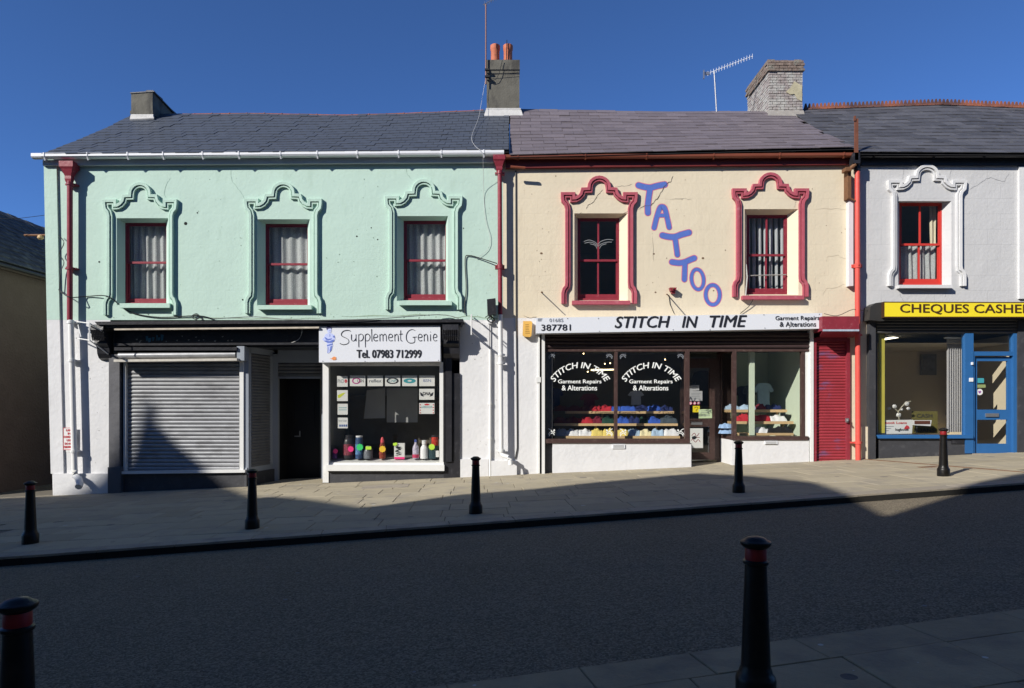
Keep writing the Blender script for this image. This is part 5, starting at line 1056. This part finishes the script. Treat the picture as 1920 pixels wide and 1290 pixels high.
# ================================================================== SHOP WINDOW CONTENTS (bottle shop)
def lathe_thing(name, label, px, yb, w, prof, m, Y=16.22, extra=None, cat='bottle', grp='goods in the supplement shop window'):
    base = P(px, yb, Y); base.z = Z_(862)+.012; r = w/2*Y/FX; o = empty(name, label, cat, base, grp)
    part('body', m, o, lambda b: b.lathe(base, [(r*a, c) for a, c in prof], 16), smooth=True)
    if extra:
        for nm, mm, pr in extra: part(nm, mm, o, lambda b: b.lathe(base, [(r*a, c) for a, c in pr], 16), smooth=True)
    return o, base
navy_l = mat('printed_blue_label', (.10,.22,.42), .4, .9, 30); wine_l = mat('printed_wine_label', (.20,.05,.07), .4, .9, 30)
dk = mat('dark_tub_plastic', (.03,.03,.035),.35); 
def star(o, px, py, r, m, Y=16.1): part('price_star', m, o, lambda b: b.loft([[P(px+(r if k % 2 else r*.82)*math.cos(k*math.pi/10), py+(r if k % 2 else r*.82)*math.sin(k*math.pi/10), yy) for k in range(20)] for yy in (Y, Y+.004)]))
pinkm = mat('neon_pink_card', (.85,.05,.25),.5); greenm = mat('neon_green_card', (.05,.65,.18),.5); limem = mat('neon_lime_card', (.55,.85,.08),.5); amber = mat('amber_card', (.85,.55,.05),.5)
o, _ = lathe_thing('supplement_tub', 'black tub with round neon pink price sticker in the bottle window', 654, 862, 22, [(1,0),(1,.40),(.85,.46),(.7,.48),(.7,.55),(0.01,.56)], dk, Y=16.3, cat='tub', extra=[('label', wine_l, [(1.02,.08),(1.02,.34),(1.0,.341)])]); star(o, 657.5, 842, 6.0, pinkm, 16.14)
o, _ = lathe_thing('supplement_can', 'tall blue and silver can with round green price sticker', 673.5, 860, 14, [(1,0),(1,.2),(1,.46),(.9,.5),(.01,.51)], mat('blue_can', (.045,.08,.17),.3,.6,22), cat='can', extra=[('lid', white_p, [(.8,.50),(.9,.51),(.9,.54),(.01,.545)]),('label', navy_l, [(1.03,.10),(1.03,.34),(1.0,.341)])]); star(o, 674.5, 838.5, 6.8, greenm)
o, _ = lathe_thing('supplement_jar', 'squat silver jar with lime label between the blue can and red capped bottle', 690.5, 861, 17, [(1,0),(1.02,.18),(.8,.24),(.5,.26),(.5,.30),(.01,.31)], mat('silver_jar', (.14,.15,.17),.3,.6,22), cat='jar'); part('label', limem, o, lambda b: b.pbox(685.5, 696, 837, 843, 16.1, 16.11))
o, _ = lathe_thing('sauce_bottle', 'clear bottle with pink red cap and round amber label', 717, 860, 13, [(.9,0),(.95,.15),(.7,.24),(.85,.28),(.55,.38),(.01,.39)], mat('red_liquid', (.26,.06,.04),.25,.8,30), extra=[('cap', mat('pink_red_cap', (.7,.1,.12),.4), [(.5,.38),(.55,.42),(.3,.50),(.01,.51)])]); star(o, 717, 842, 6.6, amber)
bx = empty('supplement_box', 'white patterned carton with lime sticker in the middle of the bottle window', 'box', P(748.5,860,16.2), 'goods in the supplement shop window')
part('carton', vin, bx, lambda b: b.pbox(739, 758.5, 831, 861, 16.2, 16.28)); part('carton_print', ink, bx, lambda b: [b.face([P(741+random.uniform(0,14)+r*math.cos(t)*(1+.3*(k%2)), 838+k*1.6+r*math.sin(t), 16.197) for t in [j for j in range(6)]]) for k in range(11) for r in (random.uniform(.6,1.6),)], normals=False); part('price_tag', limem, bx, lambda b: b.ppoly([(737,831),(743,829.5),(745.5,832),(742,836),(737,835)], 16.17, 16.18)); part('carton_band', pinkm, bx, lambda b: b.pbox(739.2,758.3,857,861,16.19,16.2))
o, _ = lathe_thing('supplement_bottle', 'slim white bottle with blue and pink label next to the plain white bottle', 779.5, 860, 12, [(1,0),(1,.22),(.9,.28),(.35,.36),(.4,.40),(.01,.40)], mat('mauve_white_label', (.45,.42,.52),.4,.5,30), extra=[('cap', mat('navy_cap', (.06,.09,.3),.4), [(.42,.39),(.42,.45),(.01,.455)]),('label', mat('crimson_label', (.5,.05,.12),.4), [(1.03,.02),(1.03,.10),(1.0,.101)])])
o, _ = lathe_thing('supplement_bottle', 'plain white round shouldered bottle in the bottle window', 795.5, 860, 15, [(1,0),(1,.22),(.9,.27),(.5,.32),(.5,.33),(.6,.34),(.6,.43),(.01,.44)], white_p)
o, b0 = lathe_thing('supplement_tub', 'wide dark tub with lime sticker at the right end of the bottle window', 813, 860, 20, [(1,0),(1,.26),(.95,.30),(.01,.31)], mat('teal_dark_tub', (.03,.06,.07),.35), Y=16.26, cat='tub'); star(o, 809.5, 838, 6.2, limem, 16.12); part('label', vin, o, lambda b: b.pbox(817, 823, 845, 857, 16.12, 16.13))
rt = empty('supplement_tub', 'small red tub standing on top of the wide dark tub', 'tub', (b0.x+.03, b0.y, b0.z+.31), 'goods in the supplement shop window'); part('body', mat('red_black_tub', (.5,.05,.03),.4,.6,20), rt, lambda b: b.lathe((b0.x+.03,b0.y,b0.z+.31), [(.075,0),(.08,.02),(.08,.19),(.07,.2),(.001,.2)], 14), smooth=True); part('lid', dk, rt, lambda b: b.lathe((b0.x+.03,b0.y,b0.z+.51), [(.082,0),(.082,.04),(.001,.045)], 14))
o, _ = lathe_thing('supplement_bottle', 'small dark purple bottle with pink sticker at the left end of the bottle window', 627.5, 862, 10, [(1,0),(1,.14),(.5,.19),(.5,.24),(.01,.25)], mat('purple_bottle', (.10,.04,.16),.3)); star(o, 629, 846, 5, pinkm)
bag = part('gym_bag', dk, None, lambda b: b.loft([[P(668+x*(1-abs(t)*.25), 862-h*(1-t*t*.5), 16.7+.3*t) for x, h in ((-15,0),(-14,25),(-6,37),(6,40),(14,33),(22,22),(60,22),(64,0))] for t in (-1,-.4,.4,1)])); tag(bag, 'dark bag standing behind the tubs in the bottle window', 'bag')
# brand cards hanging in the window
def card(x0, x1, ya, yb, label, fn=None):
    o = empty('hanging_card', label, 'card', P((x0+x1)/2, yb, 16.06), 'white cards hanging in the supplement window'); part('paper', vin, o, lambda b: b.pbox(x0, x1, ya, yb, 16.06, 16.063))
    if fn: fn(o)
    return o
def ell(o, cx, cy, rx, ry, m, hole=.7):
    b = MB(); N = 20
    for i in range(N):
        q = []
        for t, s in ((i,1),(i+1,1),(i+1,hole),(i,hole)): a = 2*math.pi*t/N; q.append(P(cx+rx*s*math.cos(a), cy+ry*s*math.sin(a), 16.058))
        b.face(q)
    b.build('logo', m, o, normals=False)
teal = mat('teal_print', (.05,.3,.35),.5); magenta = mat('magenta_print', (.45,.05,.25),.5); navy = mat('navy_print', (.05,.1,.3),.5)
card(632,652,705,725,'white card reading PhD at the top left corner of the supplement window', lambda o: (lettering('PhD', 633, 645, 711, 718, 16.058, inkg, o), ell(o, 648.5, 714.5, 2.6, 3.4, mat('red_mark', (.5,.03,.05),.5), .2)))
card(656,685,704,724,'white card with pink and dark swirl logo, second in the top row', lambda o: (ell(o, 668, 714, 8, 6, magenta), lettering('USN', 670, 682, 711, 717, 16.0575, ink, o)))
card(689,718,704,724,'white card with small grey word reflex, third in the top row', lambda o: lettering('reflex', 692, 715, 711, 717, 16.058, inkg, o, bold=.25))
card(722,750.5,704,724,'white card with dark oval badge, fourth in the top row', lambda o: (ell(o, 736, 714, 11.5, 6, ink), flat_ := lettering('CNP', 729, 743, 711.5, 716.5, 16.0575, teal, o)))
card(754,782,704,724,'white card with teal oval logo, fifth in the top row', lambda o: ell(o, 768, 714, 11.5, 4.6, teal, .35))
card(786,815,704,724,'white card with small blue print, at the top right corner of the window', lambda o: lettering('BSN', 794, 808, 711, 716, 16.058, navy, o))
card(632,652,731.5,752,'white card with yellow green leaf logo, second down the left column', lambda o: part('logo', mat('yellow_green_print', (.55,.6,.05),.5), o, lambda b: flat(b, [(633,741),(642,737),(648,736),(643,741),(637,746),(634,746)], 16.058), normals=False))
card(633,652,757,777.5,'white card with faint teal lines, third down the left column', lambda o: part('logo', teal, o, lambda b: [flat(b, [(635,764+4*k),(650,764+4*k),(650,765+4*k),(635,765+4*k)], 16.058) for k in range(2)], normals=False))
card(633.5,652,783,803,'white card with script word and blue blocks, lowest of the left column', lambda o: part('logo', navy, o, lambda b: [flat(b, [(636+4*k,796),(639+4*k,796),(639+4*k,800),(636+4*k,800)], 16.058) for k in range(4)], normals=False) and lettering('Body Sculpt', 635, 650, 787, 791.5, 16.058, inkg, o))
card(786,814.5,729,749.5,'white card with dark winged emblem, second down the right column', lambda o: (lettering('DNA', 793, 808, 735, 741, 16.058, ink, o, bold=.25), part('logo', ink, o, lambda b: [flat(b, [(800+s*9,737),(800+s*13,735),(800+s*11,742),(800+s*5,744)], 16.0575) for s in (-1,1)], normals=False)))
card(786,814.5,755.5,776,'white card with red dotted border and red crest, lowest of the right column', lambda o: (part('logo', rp, o, lambda b: [flat(b, [(x,y),(x+2,y),(x+2,y+2),(x,y+2)], 16.058) for x in (787,811.5) for y in (758,763,768,773)] and [flat(b, [(795,758),(800,756.5),(806,758),(803,760),(797,760)], 16.058)], normals=False), lettering('LABRADA', 789.5, 811, 761, 765, 16.058, teal, o)))
part('hanging_sheet', mat('grey_paper', (.36,.37,.38),.8), None, lambda b: b.pbox(725, 783, 728, 792, 17.1, 17.11)); tag(D.objects['hanging_sheet'], 'large plain grey sheet hanging at the back of the supplement window', 'sheet')
part('hanging_sheet', MATS['grey_paper'], None, lambda b: b.ppoly([(688,732),(722,727),(722,784),(682,785)], 17.0, 17.01)); tag(D.objects['hanging_sheet.001'], 'tilted grey sheet hanging behind the tub and bottles', 'sheet')

# ================================================================== TAILORING WINDOW CONTENTS
def shelf(x0, x1, ya, yb, Y, label, bk=True):
    o = empty('display_shelf', label, 'shelf', P((x0+x1)/2, yb, Y), 'pine display shelves'); part('plank', pine, o, lambda b: b.pbox(x0, x1, ya, yb, Y, Y+.34))
    if bk: part('shelf_bracket', pine, o, lambda b: [b.ppoly([(x,yb+.2),(x+4,yb+.2),(x+1,yb+13),(x-1,yb+13)], Y+.12, Y+.15) for x in (x0+(x1-x0)*.33, x0+(x1-x0)*.82)])
    return Z_(ya, Y)+.002
sh = {}
sh[1] = shelf(1061,1264,771,775.5,16.86,'top pine shelf with red and blue sweatshirts in the left tailoring window')
sh[2] = shelf(1039,1271,794,798.5,16.62,'middle pine shelf with red, green and blue sweatshirts in the left tailoring window')
sh[3] = shelf(1040,1275,817.5,822,16.34,'bottom pine shelf with white and yellow shirts in the left tailoring window', False)
sh[4] = shelf(1363,1476,768,773,16.72,'top pine shelf with pale blue and navy clothes in the right tailoring window')
sh[5] = shelf(1372,1488,790,795,16.52,'middle pine shelf with red and white clothes in the right tailoring window')
sh[6] = shelf(1385,1488,812,816.5,16.30,'bottom pine shelf with white and black clothes in the right tailoring window', False)
FC = {}
def cloth(n, c):
    return mat('cloth_'+n, c, .9, .10, 12, bump=.4, bs=50)
cl = dict(red=(.42,.02,.035), darkred=(.12,.008,.015), maroon=(.15,.012,.03), blue=(.03,.09,.42), navy=(.012,.022,.10), green=(.012,.05,.035), slate=(.05,.07,.09), white=(.72,.73,.75), grey=(.42,.43,.47), yellow=(.72,.58,.16), cream=(.75,.68,.42), pale=(.38,.52,.68), black=(.012,.012,.014), jeans=(.22,.33,.50))
def folded(px0, px1, h, z, Y, c, label, crumple=.012):
    x0, x1 = X_(px0, Y), X_(px1, Y); w = (x1-x0)*1.16; cx = (x0+x1)/2; b = MB(); nu, nv = 12, 8; seed = random.random()*50; H = h*Y/FX
    from mathutils import noise as nz
    g = []
    for j in range(nv+1):
        r_ = []
        for i in range(nu+1):
            u = i/nu*2-1; v_ = j/nv*2-1; e = max(0, 1-abs(u)**5)*max(0, 1-abs(v_)**4)
            n0 = nz.noise(Vector((u*2.2+seed, v_*2.2, seed))); n1 = nz.noise(Vector((u*6+seed, v_*6, 2*seed)))
            zz = H*(e**.25)*(.62+.42*n0+.22*n1+.22*math.exp(-((u*1.9)**2+(v_-.1)**2*2.5)))
            r_.append((cx+u*w/2*(1+.05*n1), Y+.02+(v_+1)/2*.28, z+max(0, zz)))
        g.append(r_)
    for j in range(nv):
        for i in range(nu): b.face([g[j][i], g[j][i+1], g[j+1][i+1], g[j+1][i]])
    me_ = b; o = b.build('folded_garment', cloth(c, cl[c]), None, smooth=True, normals=False)
    bm = bmesh.new(); bm.from_mesh(o.data); bmesh.ops.remove_doubles(bm, verts=bm.verts, dist=.0005); bm.to_mesh(o.data); bm.free(); o.data.polygons.foreach_set('use_smooth', [True]*len(o.data.polygons))
    return tag(o, label, 'clothing', 'folded clothes on the tailoring shelves')
rows_ = [
 (sh[1], 16.9, 12, [(1040,1066,'darkred','dark red sweatshirt at the left end of the top left shelf'),(1066,1090,'darkred','second dark red sweatshirt from the left on the top left shelf'),(1090,1106,'darkred','third dark red sweatshirt on the top left shelf, in shade'),(1106,1126,'red','bright red sweatshirt on the top left shelf'),(1126,1147,'red','red sweatshirt next to the brown mullion on the top left shelf'),(1147,1165,'blue','royal blue sweatshirt half behind the brown mullion, top shelf'),(1165,1192,'blue','royal blue sweatshirt right of the brown mullion, top shelf'),(1192,1216,'navy','navy sweatshirt in the middle of the top shelf'),(1216,1240,'blue','royal blue sweatshirt right of the navy one on the top shelf'),(1240,1262,'navy','navy sweatshirt at the right end of the top shelf')]),
 (sh[2], 16.66, 13, [(1040,1062,'darkred','dark red folded shirt at the left end of the middle shelf'),(1062,1084,'darkred','second dark red folded shirt on the middle shelf'),(1084,1112,'red','bright red folded shirt on the middle shelf'),(1112,1130,'maroon','maroon folded shirt next to the bright red one'),(1130,1152,'green','bottle green folded shirt left of the brown mullion'),(1157,1180,'blue','royal blue folded shirt right of the brown mullion, middle shelf'),(1180,1200,'navy','navy folded shirt on the middle shelf'),(1200,1216,'green','dark green folded shirt right of the navy one'),(1216,1240,'blue','bright blue folded shirt on the middle shelf'),(1240,1270,'slate','dark slate folded shirt at the right end of the middle shelf')]),
 (sh[3], 16.38, 14, [(1042,1062,'grey','grey shirt in the shaded left end of the bottom shelf'),(1062,1086,'white','white polo shirt on the bottom shelf, first of two'),(1086,1110,'white','white polo shirt on the bottom shelf beside the yellow ones'),(1110,1132,'yellow','yellow polo shirt beside the white ones on the bottom shelf'),(1132,1152,'yellow','yellow polo shirt left of the brown mullion, bottom shelf'),(1158,1180,'yellow','yellow polo shirt right of the brown mullion, bottom shelf'),(1180,1201,'pale','pale blue polo shirt between yellow and cream ones'),(1201,1222,'cream','cream polo shirt on the bottom shelf'),(1222,1246,'pale','pale blue polo shirt right of the cream one'),(1246,1272,'white','white polo shirt at the right end of the bottom shelf')]),
 (sh[4], 16.76, 10, [(1364,1388,'pale','pale blue shirt at the left of the right window top shelf'),(1388,1418,'pale','pale blue shirt behind the mint column'),(1418,1438,'maroon','maroon shirt on the right window top shelf'),(1438,1466,'navy','navy shirt on the right window top shelf')]),
 (sh[5], 16.56, 13, [(1382,1412,'red','red shirt left of the mint column'),(1414,1446,'red','red shirt right of the mint column'),(1446,1476,'white','white shirt crumpled on the right window middle shelf')]),
 (sh[6], 16.33, 12, [(1414,1442,'white','white shirt right of the mint column on the lowest shelf'),(1442,1486,'black','black shirt at the right of the lowest shelf')]),
 (sh[6]-.02, 16.34, 10, [(1355,1381,'jeans','folded pale jeans at the left corner of the right window')])]
for z, Y, h, l in rows_:
    for a, c, col_, lb in l: folded(a, c, h, z, Y, col_, lb)
folded(1355, 1381, 10, sh[6]+.11, 16.34, 'jeans', 'second pair of folded jeans on top of the first')
# hanging clothes
def tee(cx, top, w, h, Y, c, label):
    pts = [(-.12,0),(.12,0),(.32,.04),(.5,.30),(.36,.38),(.28,.28),(.30,1),(-.30,1),(-.28,.28),(-.36,.38),(-.5,.30),(-.32,.04)]
    b = MB(); b.ppoly([(cx+x*w, top+y*h) for x, y in pts], Y, Y+.09); o = b.build('hanging_shirt', cloth(c, cl[c]), None); return tag(o, label, 'clothing', 'shirts hanging in the tailoring shop')
tee(1432,718,38,48,17.5,'pale','pale blue shirt hanging behind the mint column in the right window'); tee(1408,722,30,48,17.7,'slate','dark slate shirt hanging left of the pale blue one'); tee(1393,724,26,46,17.9,'slate','dark shirt hanging furthest left in the right window')
tee(1193,733,30,26,17.6,'white','white shirt on a stand behind the top left shelf'); tee(1105,738,36,34,17.3,'maroon','dark red shirt on a stand behind the red sweatshirts'); tee(1318,695,44,66,17.9,'black','black coat hanging behind the shop door glass')
jk = tee(1040,728,34,40,17.2,'navy','navy shirt on a stand at the shaded left end of the left window')
# small warm spot lamps
wm = mat('warm_lit_lamp', (1.0,.72,.35), emit=9)
for i, (x, y, l) in enumerate(((1094,663,'small warm lit ceiling spot near the top of the left tailoring window'),(1134,682,'warm lit spot lamp left of the brown mullion'),(1144,681,'second warm lit spot lamp right beside the first'),(1247,674,'warm lit spot lamp in the right half of the tailoring window'),(1102,697,'small warm lamp seen behind the curved lettering'))):
    o = empty('spot_lamp', l, 'lamp', P(x,y,18.0), 'ceiling spots in the tailoring shop'); part('bulb', wm, o, lambda b: b.lathe(P(x,y,18.0), [(.001,-.016),(.014,-.008),(.014,.008),(.001,.016)], 8)); part('lamp_shade', metal, o, lambda b: b.lathe(P(x,y,18.0)+Vector((0,.0,.03)), [(.035,0),(.02,.08),(.005,.1)], 8))
tl = empty('fluorescent_tube', 'warm lit fluorescent tube seen above the shelves of the left tailoring window', 'lamp', P(1132,693,18.2)); part('tube', mat('warm_tube', (1,.8,.45), emit=3), tl, lambda b: b.tube([P(1108,694,18.2),P(1152,693,18.2)], .018, 8)); part('tube_fitting', white_p, tl, lambda b: b.pbox(1108,1152,691,692,18.2,18.28))
# notices on the tailoring door
def notice(x0, x1, ya, yb, m, label, fn=None, skew=0, Y=None):
    Y = dY-.004 if Y is None else Y
    o = empty('door_notice', label, 'notice', P((x0+x1)/2, yb, Y), 'notices on the tailoring door'); part('paper', m, o, lambda b: b.ppoly([(x0,ya+skew),(x1,ya),(x1,yb),(x0,yb+skew)], Y, Y+.003)); 
    if fn: fn(o, Y-.002)
lines = lambda x0, x1, y0, n, d=3, m_=inkg: (lambda o, Y: part('print', m_, o, lambda b: [flat(b, [(x0,y0+d*k),(x1-(k*3)%4,y0+d*k),(x1-(k*3)%4,y0+.8+d*k),(x0,y0+.8+d*k)], Y) for k in range(n)], normals=False))
greyp = mat('shaded_grey_paper', (.40,.41,.43),.7)
notice(1293,1311,722,732,greyp,'small white slip pinned crookedly on the upper door glass', lines(1297,1308,725,2), 1); notice(1293,1317,733,752,greyp,'grey notice under the crooked slip on the door glass', lines(1296,1314,737,4))
notice(1299,1312,761,773,yellow,'yellow square sticker on the tailoring door', lambda o, Y: part('print', ink, o, lambda b: [ribbon(b, smooth_pts([(1302,765),(1306,763),(1309,766),(1305,769),(1307,771)],3), .8, Y, cap=False)], normals=False))
notice(1310,1335,767,784,mat('pale_green_paper', (.55,.68,.42),.7),'pale green notice beside the yellow sticker', lines(1314,1332,770,4), .5, dY-.008)
for k, x in enumerate((1295,1302.5,1310)):
    o = empty('door_sticker', ['left','middle','right'][k]+' of the three round pink stickers in a row on the tailoring door', 'sticker', P(x,758,dY-.01), 'round stickers on the tailoring door'); part('disc', vin, o, lambda b: b.face([P(x+2.9*math.cos(t*.628),756+2.9*math.sin(t*.628),dY-.006) for t in range(10)]), normals=False); part('ring', pinkm, o, lambda b: [b.face([P(x+r*math.cos(t*.628),756+r*math.sin(t*.628),dY-.008) for t, r in ((i,2.7),(i+1,2.7),(i+1,1.9),(i,1.9))]) for i in range(10)], normals=False)
notice(1294,1318,803,840,vin,'white poster with dark red scribble at the bottom of the tailoring door', lambda o, Y: (part('drawing', mat('dark_red_print', (.25,.03,.04),.6), o, lambda b: [ribbon(b, smooth_pts(q,4), 1.1, Y, cap=False) for q in ([(1297,817),(1302,812),(1306,818),(1311,812)],[(1299,823),(1304,829),(1309,824),(1313,829)],[(1296,826),(1301,821),(1312,820)])], normals=False), part('print', ink, o, lambda b: flat(b, [(1297,819),(1303,817),(1307,820),(1303,824),(1298,823)], Y-.001), normals=False)))
# cheque shop contents
pf = empty('framed_picture', 'grey framed picture hanging on the beige wall inside the cheque shop', 'picture', P(1742,704,18.55)); part('frame', dkin, pf, lambda b: b.pbox(1727.5, 1756, 664, 703, 18.52, 18.58)); part('print', mat('grey_photo_print', (.25,.25,.24),.6,.6,6), pf, lambda b: b.pbox(1731, 1753, 668, 695, 18.51, 18.52))
lb = empty('window_board', 'white Logbook Loans board leaning inside the cheque shop window', 'sign', P(1678,814,16.2)); part('board', vin, lb, lambda b: b.ppoly([(1644,788),(1712,787),(1710,813),(1644,814)], 16.16, 16.18))
lettering('Logbook Loans', 1648, 1700, 790.5, 796, 16.155, rp, lb, bold=.25); lettering('logbook', 1679, 1704, 803, 809, 16.155, ink, lb, bold=.25)
part('print', inkg, lb, lambda b: [flat(b, [(1648,799+4*k),(1676-5*k,799+4*k),(1676-5*k,799.9+4*k),(1648,799.9+4*k)], 16.156) for k in range(3)], normals=False); part('emblem', rp, lb, lambda b: flat(b, [(1697,800),(1700,797),(1704,799),(1706,803),(1700,805),(1695,804)], 16.154), normals=False)
bx2 = empty('display_box', 'small white and brown display box beside the white window board', 'box', P(1730,800,16.4)); part('case', white_p, bx2, lambda b: b.ppoly([(1713,788),(1747,788),(1745,799),(1713,797)], 16.35, 16.45)); part('case_front', mat('brown_wood_panel', (.12,.04,.02),.6), bx2, lambda b: b.pbox(1715, 1744, 789, 795, 16.34, 16.35)); part('foot', metal, bx2, lambda b: b.pbox(1718.5, 1720, 798, 812, 16.4, 16.42))
yb_ = empty('yellow_poster', 'yellow poster standing low inside the cheque shop window', 'poster', P(1735,812,16.6)); part('card', mat('dull_yellow_card', (.13,.115,.03),.7), yb_, lambda b: b.pbox(1710, 1758, 771, 812, 16.6, 16.61)); lettering('LOANS', 1714, 1752, 803, 810, 16.595, blackend, yb_, bold=.25); lettering('CASH', 1719, 1748, 776, 783, 16.595, blackend, yb_, bold=.25)
orc = empty('orchid_plant', 'white orchid with bare stems inside the cheque shop window', 'plant', P(1685,790,16.4))
part('stem', mat('pale_stem', (.4,.38,.3),.7), orc, lambda b: (b.tube([P(*q,16.4) for q in [(1686,788),(1684,772),(1690,764),(1700,753),(1708,752.5)]], .012, 6), b.tube([P(*q,16.42) for q in [(1684,772),(1676,764),(1668,762)]], .01, 6)))
for x, y, r, a in ((1700,757,5.5,.3),(1703,766,4,.9),(1677,762,5,-.4),(1685,778,5.5,.1),(1667,766,3.6,.8),(1691,768,3,0)):
    part('petal', vin, orc, lambda b: b.loft([[P(x+r*s*math.cos(t+a)*(1 if k % 2 else .8), y+r*s*.75*math.sin(t+a), 16.38+.02*s*s) for k, t in enumerate([j*.785 for j in range(8)])] for s in (1,.15)]))
ft = empty('fluorescent_tube', 'lit fluorescent tube on the ceiling of the cheque shop', 'lamp', P(1685,634,17.2)); part('tube', mat('lit_tube', (1,.93,.72), emit=3.5), ft, lambda b: b.tube([P(1659,636,16.9),P(1709,628,17.9)], .02, 8)); part('tube_fitting', white_p, ft, lambda b: b.tube([P(1659,633,16.9),P(1709,625.5,17.9)], .025, 4))
st_ = empty('door_sticker', 'round white sticker with purple heart on the blue door glass', 'sticker', P(1837,740,16.06)); part('disc', vin, st_, lambda b: b.face([P(1837+6*math.cos(t*.524),735+6*math.sin(t*.524),16.06) for t in range(12)]), normals=False); part('heart', mat('purple_print', (.25,.03,.3),.5), st_, lambda b: b.face([P(1837+x,735+y,16.057) for x, y in ((0,3),(-3,-.5),(-2,-2.5),(0,-1.2),(2,-2.5),(3,-.5))]), normals=False)
st2 = empty('door_sticker', 'small dull green sticker strip above the round one on the blue door glass', 'sticker', P(1840,726,16.06)); part('strip', mat('dull_green', (.25,.3,.12),.6), st2, lambda b: b.pbox(1832,1848,721,727,16.055,16.06)); part('badge', teal, st2, lambda b: b.pbox(1833,1845,709,718,16.055,16.06))
